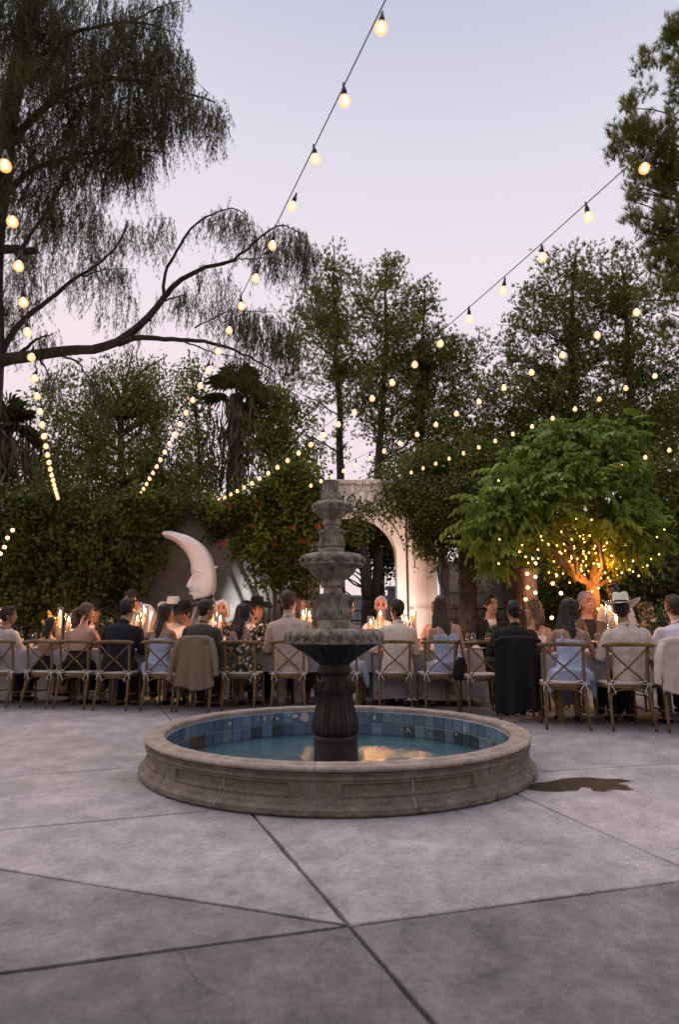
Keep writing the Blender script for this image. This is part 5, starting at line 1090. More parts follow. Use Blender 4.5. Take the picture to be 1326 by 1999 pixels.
# ---------------------------------------------------------------- table settings
m_glass = thin_glass('clear_glass'); m_wax = mat('candle_wax', (.62, .46, .32), None, rough=.6)
m_wax.node_tree.nodes['Principled BSDF'].inputs['Emission Color'].default_value = (1, .45, .18, 1)
m_flame = emit('flame', (1.0, .50, .16), 60.0)
mb = MB(); mb.lathe([(.002, 0), (.011, .010), (.014, .024), (.010, .044), (.004, .062), (.001, .072)], 10); flame_me = mb.mesh('flame', m_flame)
cl = bpy.data.lights.new('candle_light', 'POINT'); cl.energy = 17; cl.color = (1.0, .44, .17); cl.shadow_soft_size = .035
def hurricane(label, p, h, hc, r=.052):
    root = tag(empty('candle_holder', tuple(p)), label, 'candle', 'glass candle holders on the tables')
    mb = MB(); mb.lathe([(.001, .004), (r*.98, .004), (r, .008), (r, h), (r-.004, h), (r-.004, .010), (.001, .010)], 24, cap=False); mb.build('glass_cylinder', m_glass, root)
    mb = MB(); rc = min(.030, r*.6); mb.lathe([(rc, .011), (rc, hc), (rc*.8, hc+.003), (.002, hc-.004)], 16); c_ = mb.build('candle', m_wax, root)
    f = link('flame', flame_me, c_, (0, 0, hc+.008)); lo = bpy.data.objects.new('candle_light', cl); COL.objects.link(lo); lo.parent = c_; lo.location = (0, 0, hc+.05)
HUR = [(-8, 1200, 9.1, .52), (6, 1196, 9.0, .55), (117, 1196, 9.05, .55), (134, 1208, 8.95, .46), (268, 1206, 9.05, .48), (283, 1192, 9.12, .56), (414, 1192, 9.05, .56), (430, 1206, 8.98, .48), (592, 1196, 9.12, .50), (604, 1198, 9.0, .52), (724, 1213, 9.0, .44), (743, 1197, 9.12, .53), (794, 1208, 9.1, .46), (807, 1195, 9.0, .54), (1191, 1186, 7.42, .50), (1204, 1206, 7.5, .40)]
names = ['leftmost candle in a tall glass, left photo edge', 'candle in a tall glass just right of the leftmost one', 'tall glass candle left of the blonde ponytail', 'shorter glass candle touching the blonde ponytail side', 'shorter glass candle in front of the leaning waiter', 'tall glass candle in front of the leaning waiter', 'tall glass candle right of the crescent moon stand', 'shorter glass candle before the pale haired woman', 'glass candle right behind the beige jacket shoulder', 'glass candle between beige jacket and fountain stem', 'short glass candle left of the white haired man', 'tall glass candle in front of the white haired man', 'short glass candle right of the white jacket man', 'tall glass candle before the white pilaster', 'tall glass candle left of the white cowboy hat', 'short glass candle behind the cream jacket shoulder']
for (x, y, Y, h), nm in zip(HUR, names):
    p = at(x, y, Y); zf = p[2]; p[2] = TZ+.002; hc = max(.12, zf-TZ-.045); hurricane(nm, p, max(h, hc+.12), hc)
m_wine = mat('red_wine', (.06, .004, .008), None, rough=.15, spec=.5)
def wineglass(label, px, Y, wine=False, s=1.0):
    p = at(px, 1250, Y); p[2] = TZ+.002; root = tag(empty('wine_glass', tuple(p)), label, 'glass', 'wine glasses on the tables')
    mb = MB(); mb.lathe([(r*s, z*s) for r, z in ((.036, .001), (.034, .004), (.006, .010), (.0045, .09), (.012, .10), (.034, .125), (.042, .16), (.038, .205), (.034, .225), (.032, .225), (.040, .16), (.032, .128), (.010, .106))], 20, cap=False); mb.build('glass', m_glass, root)
    if wine: mb = MB(); mb.lathe([(r*s, z*s) for r, z in ((.008, .106), (.030, .128), (.0385, .155), (.001, .156))], 16, cap=False); mb.build('wine', m_wine, root)
for nm, x, Y, w_ in (('red wine glass beside the blue dress at the chair with the bag', 829, 8.80, True), ('wine glass between the empty chair and the dark suited man', 965, 8.85, True), ('empty wine glass left of the one by the dark suited man', 925, 8.9, False), ('wine glass right of the navy jacket', 288, 8.85, True), ('wine glass in front of the pale haired woman', 446, 8.9, False), ('wine glass at the left end by the grey shirt', 66, 8.85, False), ('wine glass behind the child chair', 82, 9.0, False), ('wine glass left of the cream jacket man', 1168, 7.2, False), ('wine glass just left of the bouquet by the floral dress', 446, 9.15, True), ('wine glass by the man in black', 915, 9.2, False)):
    wineglass(nm, x, Y, w_)
def bottle(label, px, Y, col):
    p = at(px, 1250, Y); p[2] = TZ+.002; root = tag(empty('wine_bottle', tuple(p)), label, 'bottle', 'bottles on the tables')
    mb = MB(); mb.lathe([(.034, 0), (.037, .004), (.037, .19), (.030, .215), (.015, .24), (.0135, .295), (.0165, .297), (.0165, .305)], 18); mb.build('bottle_body', mat('green_glass_'+label[:4], col, None, rough=.08, spec=.6), root)
    mb = MB(); mb.lathe([(.0375, .06), (.0375, .15)], 18, cap=False); mb.build('label_band', mat('paper', (.55, .52, .46), None, rough=.8), root)
bottle('dark wine bottle beside the dark suited man', 953, 9.3, (.012, .02, .012)); bottle('dark wine bottle at the left end of the table', 40, 9.2, (.010, .012, .010)); bottle('dark bottle between waiter and dark haired woman', 300, 9.2, (.015, .012, .008))
# plates with folded napkins at the seats
m_china = mat('white_china', (.72, .70, .70), None, rough=.25, spec=.5); m_nap = mat('pink_napkin', (.58, .46, .47), (.66, .54, .55), 20, .9)
mb = MB(); mb.lathe([(.07, 0), (.075, .004), (.13, .016), (.135, .019), (.13, .020), (.08, .009), (.001, .008)], 28, cap=False); plate_me = mb.mesh('plate', m_china)
mb = MB(); mb.add([(-.05, -.09, .0), (.05, -.09, .0), (.05, .09, .0), (-.05, .09, .0), (-.045, -.085, .022), (.05, -.085, .016), (.04, .085, .026), (-.05, .085, .016), (0, -.085, .032), (0, .085, .036)], [(0, 1, 5, 8, 4), (1, 2, 6, 5), (2, 3, 7, 9, 6), (3, 0, 4, 7), (4, 8, 9, 7), (8, 5, 6, 9)]); nap_me = mb.mesh('napkin', m_nap)
def setting(label, px, Y):
    p = at(px, 1260, Y); o = link('plate', plate_me, None, (p[0], Y, TZ+.002)); tag(o, label+' plate', 'plate', 'plates on the tables'); q = link('napkin', nap_me, None, (p[0], Y, TZ+.024), (0, 0, random.uniform(-.2, .2))); tag(q, 'folded pink napkin on the '+label+' plate', 'napkin', 'napkins on the plates')
for nm, x, Y in (('white china left end', 80, 8.85), ('white china floral dress', 455, 8.85), ('white china empty chair', 930, 8.85), ('white china nearer table left', 1155, 7.2), ('white china nearer table right', 1290, 7.2)): setting(nm, x, Y)
# flowers
m_petal = mat('white_rose', (.62, .58, .52), (.72, .68, .60), 30, .6, translucent=.3); m_petal2 = mat('blush_rose', (.60, .36, .34), (.68, .46, .42), 30, .6, translucent=.3); m_pgreen = leafmat('bouquet_green', (.03, .05, .02), (.07, .10, .04))
def rose_mesh(m):
    mb = MB()
    for k, (r, h, nn) in enumerate(((.014, .022, 3), (.024, .026, 5), (.036, .022, 6))):
        for i in range(nn):
            a = 2*pi*(i+.5*k)/nn; c_ = []
            for u in (-1, 0, 1):
                for v in (0, .5, 1): aa = a+u*.62*pi/nn*1.5; rr = r*(.45+.55*v)+.004*v*v*k; c_.append((rr*cos(aa), rr*sin(aa), -.012+h*(.2+v)*(1-.12*abs(u))))
            mb.add(c_, [(0, 3, 4, 1), (1, 4, 5, 2), (3, 6, 7, 4), (4, 7, 8, 5)])
    return mb.mesh('rose', m)
ROSE = [rose_mesh(m_petal), rose_mesh(m_petal2)]
def bouquet(label, px, py, Y, w_, h_, roses, pink=.2, z0=TZ):
    p = at(px, py, Y); base = np.array([p[0], Y, z0+.002]); root = tag(empty('bouquet', tuple(base)), label, 'flowers', 'flower arrangements on the tables'); zc = p[2]-base[2]
    mb = MB(); mb.lathe([(.045, 0), (.055, .01), (.06, .08), (.045, .11), (.05, .125), (.042, .125), (.04, .1)], 16); mb.build('vase', m_china, root)
    n = int(420*min(1, w_/.16)); P = rng.normal(0, 1, (n, 3))*[w_*.5, w_*.45, h_*.45]+[0, 0, zc]; P[:, 2] = np.maximum(P[:, 2], .06); D = rand_dirs(n)*.8+[0, 0, .3]; D /= np.linalg.norm(D, axis=1)[:, None]; V, Fc = leaves(P, D, rng.uniform(.04, .09, n), np.full(n, .014)); o = link('greenery', fast('greenery', V, Fc, m_pgreen), root); stuffed(o)
    mb = MB()
    for i in range(5): a = random.uniform(0, 2*pi); mb.tube([(0, 0, .1), (w_*.5*cos(a), w_*.5*sin(a), zc+random.uniform(0, h_*.5))], .004, 4)
    mb.build('flower_stem', m_pgreen, root)
    for i in range(roses):
        a = random.uniform(-pi, 0) if i % 3 else random.uniform(0, pi); q = random.uniform(.4, 1)
        o = link('rose', ROSE[1 if random.random() < pink else 0], root, (w_*.62*q*cos(a), w_*.62*q*sin(a), zc+random.uniform(-.5, .65)*h_), (random.uniform(.3, 1.2)*(-1 if False else 1), random.uniform(-.5, .5), random.uniform(0, 6))); sc_ = random.uniform(.8, 1.2); o.scale = (sc_,)*3
bouquet('white and blush bouquet right of the floral dress woman', 514, 1238, 8.82, .16, .20, 12, .45)
bouquet('white roses between the ponytail woman and the navy jacket', 206, 1224, 9.02, .12, .14, 8, .1)
bouquet('single white rose arrangement before the dark suited man', 966, 1232, 9.0, .06, .05, 2, 0)
bouquet('white roses and greenery right of the white cowboy hat', 1288, 1218, 7.35, .22, .26, 10, .05)
bouquet('low white flowers beside the pale haired woman', 448, 1230, 9.05, .10, .10, 6, .3)
# pampas plumes glowing by the candles at left
p = at(112, 1235, 9.15); root = tag(empty('pampas_vase', (p[0], 9.15, TZ+.002)), 'golden pampas plume in a small vase at the left of the table', 'flowers'); mb = MB(); mb.lathe([(.04, 0), (.05, .05), (.03, .11), (.035, .13)], 14); mb.build('vase', m_china, root)
for (dx, dz, ln) in ((-.14, .48, .28), (-.05, .40, .22), (-.2, .36, .2)):
    a = np.array([0, 0, .1]); b = np.array([dx, 0, dz]); mb = MB(); mb.tube([a, b], .004, 4); mb.build('plume_stem', mat('straw', (.10, .085, .045)), root); n = 260; t_ = rng.uniform(.35, 1.08, n)[:, None]; D = (b-a)/np.linalg.norm(b-a)*.8+rand_dirs(n)*.45; V, Fc = needles(a+(b-a)*t_, D, .05+.06*np.sin(np.clip((t_[:, 0]-.35)/.73, 0, 1)*pi), np.full(n, .004)); o = link('plume', fast('plume', V, Fc, mat('pampas', (.50, .36, .14), (.62, .46, .20), 9, .9, translucent=.4)), root); stuffed(o)
# ---------------------------------------------------------------- people
def remesh(mb, name, mats, voxel, smooth=2, wr=0.0, wf=16.0, seed=0.0, dec=None):
    me = mb.mesh(name+'_raw', mats, True); o = bpy.data.objects.new('tmp', me); COL.objects.link(o)
    r = o.modifiers.new('r', 'REMESH'); r.mode = 'VOXEL'; r.voxel_size = voxel; r.use_smooth_shade = True
    if smooth: s_ = o.modifiers.new('s', 'SMOOTH'); s_.iterations = smooth; s_.factor = .5
    dg = bpy.context.evaluated_depsgraph_get(); ev = o.evaluated_get(dg); out_ = bpy.data.meshes.new_from_object(ev); out_.name = name
    bpy.data.objects.remove(o); bpy.data.meshes.remove(me)
    if wr:
        n = len(out_.vertices); co = np.empty(n*3, np.float32); out_.vertices.foreach_get('co', co); co = co.reshape(-1, 3).astype(float); nr = np.empty(n*3, np.float32); out_.vertices.foreach_get('normal', nr); nr = nr.reshape(-1, 3)
        x, y, z = co.T; w_ = np.sin(wf*(z*1.5+.6*np.sin(6*x+seed)+.3*y)+seed)*.5+np.sin(wf*1.9*(.8*z-.9*x+.2*np.sin(9*z))+2*seed)*.35+np.sin(wf*.6*(x*1.4+y-z*.4)+3*seed)*.5
        co = co+nr*(w_*wr)[:, None]; out_.vertices.foreach_set('co', co.astype(np.float32).ravel())
    out_.materials.clear()
    for m in (mats if isinstance(mats, (list, tuple)) else [mats]): out_.materials.append(m)
    out_.shade_smooth(); out_.update(); return out_
def mesh_xyz(me):
    n = len(me.polygons); c = np.empty(n*3, np.float32); me.polygons.foreach_get('center', c); return c.reshape(-1, 3)

SKIN = {'fair': mat('skin_fair', (.38, .225, .155), (.46, .28, .20), 14, .5, spec=.35), 'tan': mat('skin_tan', (.27, .145, .09), (.33, .185, .12), 14, .5, spec=.35), 'dark': mat('skin_brown', (.14, .075, .05), (.18, .10, .065), 14, .5, spec=.35), 'rosy': mat('skin_rosy', (.42, .205, .145), (.50, .26, .19), 14, .5, spec=.35)}
M_LIP = mat('lips', (.30, .10, .09), None, rough=.4); M_EYE = mat('eyes_and_brows', (.025, .018, .014), None, rough=.5)
HAIR = {'black': mat('black_hair', (.008, .006, .005), (.022, .016, .012), 60, .45, .003, 120), 'brown': mat('brown_hair', (.025, .015, .009), (.055, .034, .020), 60, .45, .003, 120), 'blond': mat('blond_hair', (.20, .125, .06), (.34, .23, .12), 60, .45, .003, 120), 'grey': mat('grey_hair', (.16, .15, .14), (.34, .32, .30), 50, .5, .003, 120), 'white': mat('white_hair', (.55, .50, .48), (.70, .66, .64), 50, .5, .003, 120), 'light_brown': mat('light_brown_hair', (.07, .045, .025), (.13, .085, .05), 60, .45, .003, 120)}
def fab(name, c, var=.15, rough=.85, bscale=90, scale=14, bump=.002): return mat(name, tuple(x*(1-var) for x in c), tuple(min(1, x*(1+var)) for x in c), scale, rough, bump, bscale, lo=.3, hi=.7)
F_ = {'grey_shirt': fab('pale_grey_shirt', (.40, .36, .33)), 'black': fab('black_cloth', (.010, .009, .009)), 'navy': fab('navy_jacket', (.012, .012, .018)), 'blue': fab('light_blue_satin', (.36, .42, .56), .14, .45), 'beige': fab('beige_linen', (.46, .37, .31)), 'cream': fab('cream_linen', (.56, .49, .42)), 'whitej': fab('ivory_jacket', (.60, .53, .46)), 'white': fab('white_shirt', (.70, .64, .62)), 'lilac': fab('white_shirt_cool', (.62, .58, .64)), 'brown': fab('brown_tweed', (.10, .075, .055), .35, .9, 120, 120), 'tan': fab('tan_tweed', (.20, .155, .105), .22, .95, 160, 90), 'dark': fab('charcoal_cloth', (.022, .02, .02)), 'straw': fab('white_straw_felt', (.66, .60, .50), .06), 'olive': fab('olive_cloth', (.09, .075, .05))}
def stripes(name, c1, c2, sc):
    m = mat(name, c1, c2, 8, .85); t = m.node_tree; n = t.nodes; l = t.links; w_ = n.new('ShaderNodeTexWave'); w_.inputs['Scale'].default_value = sc; w_.wave_type = 'BANDS'; w_.bands_direction = 'X'; co = n.new('ShaderNodeTexCoord'); l.new(co.outputs['Object'], w_.inputs['Vector'])
    r = n.new('ShaderNodeValToRGB'); r.color_ramp.elements[0].position = .72; r.color_ramp.elements[1].position = .85; r.color_ramp.elements[0].color = (*c1, 1); r.color_ramp.elements[1].color = (*c2, 1); l.new(w_.outputs['Fac'], r.inputs[0]); l.new(r.outputs[0], n['Principled BSDF'].inputs['Base Color']); return m
F_['pinstripe'] = stripes('pinstripe_shirt', (.02, .018, .016), (.13, .12, .10), 18)
def floral(name):
    m = mat(name, (.02, .02, .02), (.03, .03, .03), 8, .7); t = m.node_tree; n = t.nodes; l = t.links; co = n.new('ShaderNodeTexCoord'); v = n.new('ShaderNodeTexVoronoi'); v.inputs['Scale'].default_value = 17; l.new(co.outputs['Object'], v.inputs['Vector'])
    r = n.new('ShaderNodeValToRGB'); e = r.color_ramp.elements; e[0].position = 0; e[0].color = (.62, .50, .46, 1); e[1].position = .62; e[1].color = (.025, .03, .022, 1); q = e.new(.33); q.color = (.50, .34, .32, 1); q = e.new(.42); q.color = (.05, .07, .04, 1)
    l.new(v.outputs['Distance'], r.inputs[0]); l.new(r.outputs[0], n['Principled BSDF'].inputs['Base Color']); return m
F_['floral'] = floral('floral_print')

def ringe(cx, cy, z, hw, hd, n=20, p=2.4, tilt=0.0):
    a = np.linspace(0, 2*pi, n, endpoint=False); c, s_ = np.cos(a), np.sin(a)
    x = hw*np.sign(c)*np.abs(c)**(2/p); y = hd*np.sign(s_)*np.abs(s_)**(2/p); return np.c_[cx+x, cy+y, np.full(n, z)+tilt*y]
TORSO_M = [(.45, .15, .11, .0), (.50, .178, .135, .0), (.57, .172, .13, -.01), (.66, .155, .118, -.012), (.75, .156, .118, -.012), (.84, .170, .122, -.014), (.92, .184, .122, -.018), (.985, .180, .108, -.022), (1.025, .145, .088, -.02), (1.055, .09, .07, -.012), (1.09, .058, .060, .0), (1.16, .054, .058, .014)]
TORSO_F = [(.45, .16, .12, .0), (.50, .188, .14, .0), (.57, .172, .13, -.008), (.66, .138, .105, -.01), (.73, .128, .098, -.01), (.82, .142, .108, -.008), (.90, .156, .108, -.014), (.97, .158, .092, -.02), (1.01, .128, .076, -.018), (1.045, .075, .058, -.010), (1.08, .046, .048, .0), (1.15, .043, .047, .012)]
def torso(mb, prof, inf=0.0, z0=-9, z1=9, mi=0):
    rs = [ringe(0, y, z, hw+inf, hd+inf) for z, hw, hd, y in prof if z0 <= z <= z1]; mb.rings(rs, True, mi)
def hand(mb, wrist, fdir, side, s_=1.0, curl=.35):
    d = np.array(fdir, float); d /= np.linalg.norm(d); up = np.array([0, 0, 1.]); sd = np.cross(d, up); sd /= np.linalg.norm(sd); up = np.cross(sd, d); pc = np.array(wrist)+d*.045*s_
    mb.ell(pc, (.040*s_, .052*s_, .017*s_), np.c_[sd, d, up], 10, 8)
    for k, (off, ln) in enumerate(((-.027, .062), (-.009, .074), (.009, .070), (.026, .054))):
        b = pc+d*.040*s_+sd*off*s_; p1 = b+d*ln*.45*s_-up*.006; p2 = p1+(d*(1-curl)-up*curl)*ln*.5*s_; mb.tube([b, p1, p2], [.0095*s_, .009*s_, .007*s_], 6)
    b = pc-d*.012*s_-sd*side*(-.036)*s_; mb.tube([b, b+(d*.6+sd*side*.7)*.035*s_, b+(d*.95+sd*side*.6)*.062*s_], [.012*s_, .0105*s_, .008*s_], 6)
def head(mb, f=False):
    k = .95 if f else 1.0
    mb.ell((0, -.006, .03), (.076*k, .096*k, .098*k), None, 18, 14); mb.ell((0, .026, -.045), (.060*k, .066*k, .078*k), None, 16, 12); mb.ell((0, .055, -.095), (.032*k, .028*k, .024*k), None, 10, 8)
    mb.tube([(0, .080*k, .020), (0, .098*k, -.010), (0, .104*k, -.030), (0, .084*k, -.040)], [.010, .013, .017, .010], 8)
    for s_ in (-1, 1):
        mb.ell((s_*.078*k, .0, -.015), (.010, .020, .030), rotm(0, 0, s_*.35), 8, 8); mb.ell((s_*.033*k, .070*k, -.022), (.022, .018, .018), None, 8, 6)
    mb.ell((0, .080*k, -.066), (.025, .014, .012), None, 10, 6); mb.ell((0, .082*k, .040), (.045, .012, .014), None, 10, 6)
def face_mats(C, k=1.0):
    """material index per face centre in head-local coordinates: 0 skin, 1 lips, 2 eyes and brows"""
    x, y, z = C.T; mi = np.zeros(len(C), int); f = y > .062*k
    ax = np.abs(x)
    mi[f & (ax < .026) & (np.abs(z+.068) < .0075)] = 1
    mi[f & (np.abs(ax-.033) < .015) & (np.abs(z-.010) < .0072)] = 2
    mi[f & (np.abs(ax-.034) < .021) & (np.abs(z-.036) < .0055)] = 2
    return mi
def hair_mesh(style, col, f, z_neck):
    mb = MB(); k = .95 if f else 1.0
    if style in ('short', 'crop', 'receding'):
        t_ = {'short': .012, 'crop': .007, 'receding': .005}[style]
        mb.ell((0, -.020, .040), (.078*k+t_, .092*k+t_, .090*k+t_*1.2), None, 20, 14); mb.ell((0, -.060, -.02), (.062*k, .040*k+t_, .062), None, 14, 10)
        for s_ in (-1, 1): mb.ell((s_*.070*k, .004, .010), (.014, .030, .042), None, 8, 8)
        if style == 'short': mb.ell((.012, .030, .100), (.062, .055, .035), rotm(.3, .1, 0), 12, 8); mb.ell((-.02, -.02, .118), (.05, .06, .026), None, 12, 8)
    else:
        mb.ell((0, -.018, .040), (.088*k, .100*k, .100*k), None, 20, 14)
        for s_ in (-1, 1): mb.tube([(s_*.05, .045, .10), (s_*.078, .025, .04), (s_*.082, -.005, -.04), (s_*.078, -.03, -.11)], [.03, .03, .028, .022], 8)
        if style == 'long':
            rs = []
            for z, hw, hd, y in ((.09, .07, .05, -.05), (.02, .088, .055, -.055), (-.08, .092, .05, -.065), (-.16, .105, .042, -.085), (-.25, .105, .036, -.105), (-.33, .092, .032, -.112), (-.40, .065, .024, -.112), (-.44, .03, .014, -.108)):
                a = np.linspace(0, 2*pi, 36, endpoint=False); r_ = ringe(0, y, z, hw, hd, 36, 2.6); r_[:, :2] += np.c_[np.cos(a), np.sin(a)]*(.006*np.sin(a*9+z*14))[:, None]; r_[:, 0] += .010*sin(z*16); rs.append(r_)
            mb.rings(rs, True)
            for i in range(10): x0 = -.09+.018*i; mb.tube([(x0, -.10, -.10), (x0*1.1+.01*sin(i*2), -.135, -.24), (x0*.9+.02*sin(i*3), -.14, -.40-.05*random.random())], [.014, .015, .004], 6)
        if style == 'half':     # shoulder length, falling to one side
            mb.tube([(.05, -.05, .0), (.075, -.06, -.12), (.09, -.03, -.22), (.085, .0, -.30)], [.05, .045, .035, .008], 10); mb.tube([(-.05, -.05, .0), (-.07, -.06, -.12), (-.085, -.04, -.2), (-.08, -.02, -.27)], [.05, .045, .035, .008], 10); mb.tube([(0, -.07, .0), (0, -.085, -.12), (0, -.09, -.22)], [.06, .05, .02], 10)
        if style == 'pony':
            mb.ell((0, -.115, .035), (.025, .022, .028), None, 10, 8); mb.tube([(0, -.11, .035), (.0, -.155, .01), (-.01, -.155, -.10), (-.02, -.13, -.20), (-.02, -.11, -.27)], [.026, .036, .040, .030, .006], 12)
        if style == 'bun': mb.ell((0, -.11, .03), (.045, .04, .045), None, 14, 10)
        if style == 'bob': mb.tube([(0, -.06, .02), (0, -.075, -.06), (0, -.07, -.11)], [.085, .075, .03], 12)
    return remesh(mb, 'hair', HAIR[col], 0.0085, 2, .0040 if style in ('short', 'half', 'pony') else .0026, 62, random.uniform(0, 6))
def hat_mesh(m, band):
    mb = MB(); n = 40; a = np.linspace(0, 2*pi, n, endpoint=False); rs = []
    def bz(r, a): u = max(0, (r-.10)/.11); return .062*u**1.6*np.abs(np.cos(a))**1.8-.030*u*np.abs(np.sin(a))**1.2
    for r, dz in ((.084, .0), (.10, -.003), (.13, 0), (.16, .0), (.19, .0), (.205, .002), (.207, .006), (.19, .007), (.15, .006), (.10, .006), (.088, .010)):
        rx, ry = r*.98, r*1.16; rs.append(np.c_[rx*np.cos(a), ry*np.sin(a), dz+bz(r, a)])
    for s_, z in ((1.0, .03), (.99, .06), (.96, .085), (.90, .108), (.80, .122), (.62, .128), (.35, .118), (.06, .108)):
        x = .086*s_*np.cos(a); y = .104*s_*np.sin(a); pin = 1-.16*(z > .06)*np.exp(-((np.abs(a-pi/2)-.55)/.3)**2); cre = -.020*np.exp(-(x/.026)**2)*(z > .10)*(1+.3*np.sign(y)); rs.append(np.c_[x*pin, y, z+cre+.012*np.abs(x)/.08*(z > .1)])
    mb.rings(rs, True); me = mb.mesh('hat', m); b = MB(); q = [np.c_[(.089*f)*np.cos(a), (.107*f)*np.sin(a), np.full(n, z)] for f, z in ((1.0, .011), (1.0, .030))]; b.rings(q, False); return me, b.mesh('hat_band', band)

def person(label, pos, heading, top, sex='m', skin='fair', hair='short', hcol='brown', topc='white', kind='jacket', botc='dark', hat=None, yaw=0.0, pitch=0.0, lean=0.0, sidelean=0.0, arms='table', standing=False, under=None, bag=None, size=None, torso_tw=0.0):
    prof = TORSO_F if sex == 'f' else TORSO_M
    H0 = 1.365+(.0 if not standing else .46)
    k = ((top-.47)/(H0-.47) if not standing else top/H0) if size is None else size
    zp = .47 if not standing else 0.0
    dz = .46 if standing else 0.0
    root_loc = (pos[0], pos[1], 0.0)
    hip = np.array([0, -.02, .52+dz])
    cl_, sl_ = cos(lean), sin(lean); RL = rotm(-lean, 0, 0) @ rotm(0, 0, 0); RS = rotm(0, sidelean, torso_tw)
    def up(P):      # bend everything above the hips
        P = np.asarray(P, float); Q = P.copy(); m = P[:, 2] > hip[2]-.02
        w_ = np.clip((P[:, 2]-(hip[2]-.02))/.12, 0, 1)[:, None]; B = (P-hip) @ (RS @ RL).T+hip; return P*(1-w_)+B*w_
    def fin(P): P = np.asarray(P, float).copy(); P[:, 2] = (P[:, 2]-zp); P = P*k; P[:, 2] += zp; return P
    def apply(mb, bend=True):
        for i, v in enumerate(mb.v): mb.v[i] = fin(up(v) if bend else v)
        return mb
    sw = .182 if sex == 'm' else .152; sz = .975
    def armpts(s_):
        S = np.array([s_*sw, -.018, sz])
        if arms == 'table': E = np.array([s_*(sw+.07), .085, .735]); W = np.array([s_*.145, .335, .815])
        elif arms == 'chin': E = np.array([s_*(sw+.05), .16, .78]) if s_ > 0 else np.array([s_*(sw+.07), .085, .735]); W = np.array([.06, .20, 1.02]) if s_ > 0 else np.array([s_*.145, .335, .815])
        elif arms == 'lap': E = np.array([s_*(sw+.05), .03, .72]); W = np.array([s_*.10, .22, .62])
        elif arms == 'reach': E = np.array([s_*(sw+.04), .22, .80]); W = np.array([s_*.16, .44, .74])
        elif arms == 'wide': E = np.array([s_*(sw+.11), .05, .745]); W = np.array([s_*.20, .30, .815])
        elif arms == 'hang': E = np.array([s_*(sw+.045), -.02, .70]); W = np.array([s_*(sw+.05), .05, .47])
        return S, E+[0, 0, dz], W+[0, 0, dz]
    pr = [(z+dz if True else z, hw, hd, y) for z, hw, hd, y in prof]
    # ---- body: one continuous skin surface
    mb = MB(); torso(mb, pr)
    ar = .046 if sex == 'm' else .036
    for s_ in (-1, 1):
        S, E, W = armpts(s_); S = S+[0, 0, dz]
        mb.ell(S-[s_*.01, 0, .005], (ar*1.25, ar*1.2, ar*1.25), None, 12, 8); mb.tube([S, S+(E-S)*.4, E, E+(W-E)*.35, W], [ar*1.1, ar*1.05, ar*.82, ar*.85, ar*.56], 10); hand(mb, W, (W-E)*[1, 1, .25], s_)
    hip_l = []
    for s_ in (-1, 1):
        if not standing: L4 = [(s_*.085, .0, .525), (s_*.10, .20, .53), (s_*.105, .42, .515), (s_*.10, .43, .30), (s_*.10, .40, .09), (s_*.10, .41, .045)]; foot = [(s_*.10, .38, .045), (s_*.105, .47, .035), (s_*.108, .56, .028)]
        else: L4 = [(s_*.09, .0, .96), (s_*.095, .02, .75), (s_*.10, .03, .50), (s_*.10, .01, .30), (s_*.10, -.02, .09), (s_*.10, -.02, .045)]; foot = [(s_*.10, -.05, .045), (s_*.105, .05, .035), (s_*.108, .14, .028)]
        rr = [.085, .080, .058, .052, .036, .034] if sex == 'm' else [.085, .078, .055, .048, .032, .030]; hip_l.append((L4, rr, foot))
        mb.tube(L4, rr, 10); mb.tube(foot, [.036, .040, .026], 8)
    apply(mb)
    hb = MB(); head(hb, sex == 'f'); HR = rotm(0, 0, yaw) @ rotm(pitch, 0, 0); HP = np.array([0, .028, 1.245+dz])
    hv = hb.v
    nk = up(np.array([[0, .012, 1.13+dz]]))[0]; HL = (RS @ RL) if abs(lean)+abs(sidelean) > 0 else np.eye(3)
    HLs = rotm(-lean*.45, sidelean*.5, torso_tw)
    def headpos(P): P = np.asarray(P, float); return fin(nk+(HR @ (P+[0, .016, .115]).T).T @ HLs.T)
    for i, v in enumerate(hv): mb.add(headpos(v), [], 0)
    off = mb.n-hb.n
    for f_ in hb.f: mb.f.append([q+off for q in f_]); mb.m.append(0)
    me = remesh(mb, 'person', [SKIN[skin], M_LIP, M_EYE], .0105*k, 1)
    C = mesh_xyz(me).astype(float); Ci = C.copy(); Ci[:, 2] -= zp; Ci /= k; Ci[:, 2] += zp; Hl = ((Ci-nk) @ HLs) @ HR-[0, .016, .115]; sel = (np.abs(Hl) < .14).all(1); mi = np.zeros(len(C), int); mi[sel] = face_mats(Hl[sel]); me.polygons.foreach_set('material_index', mi.astype(np.int32))
    root = link('person', me, None, root_loc, (0, 0, heading)); tag(root, label, 'person', 'guests at the tables')
    vx = .0115*k
    # ---- clothing
    def sleeves(mb, inf, frac=1.0):
        for s_ in (-1, 1):
            S, E, W = armpts(s_); S = S+[0, 0, dz]
            pts = [S-(E-S)*.02, S+(E-S)*.4, E, E+(W-E)*.5, W]; rr = [ar*1.25+inf, ar*1.15+inf, ar*.98+inf, ar*.86+inf, ar*.70+inf]; m_ = 5 if frac == 1 else 3 if frac == .5 else 4
            mb.ell(S-[s_*.012, 0, .006], (ar*1.35+inf, ar*1.3+inf, ar*1.3+inf), None, 12, 8); mb.tube(pts[:m_], rr[:m_], 10)
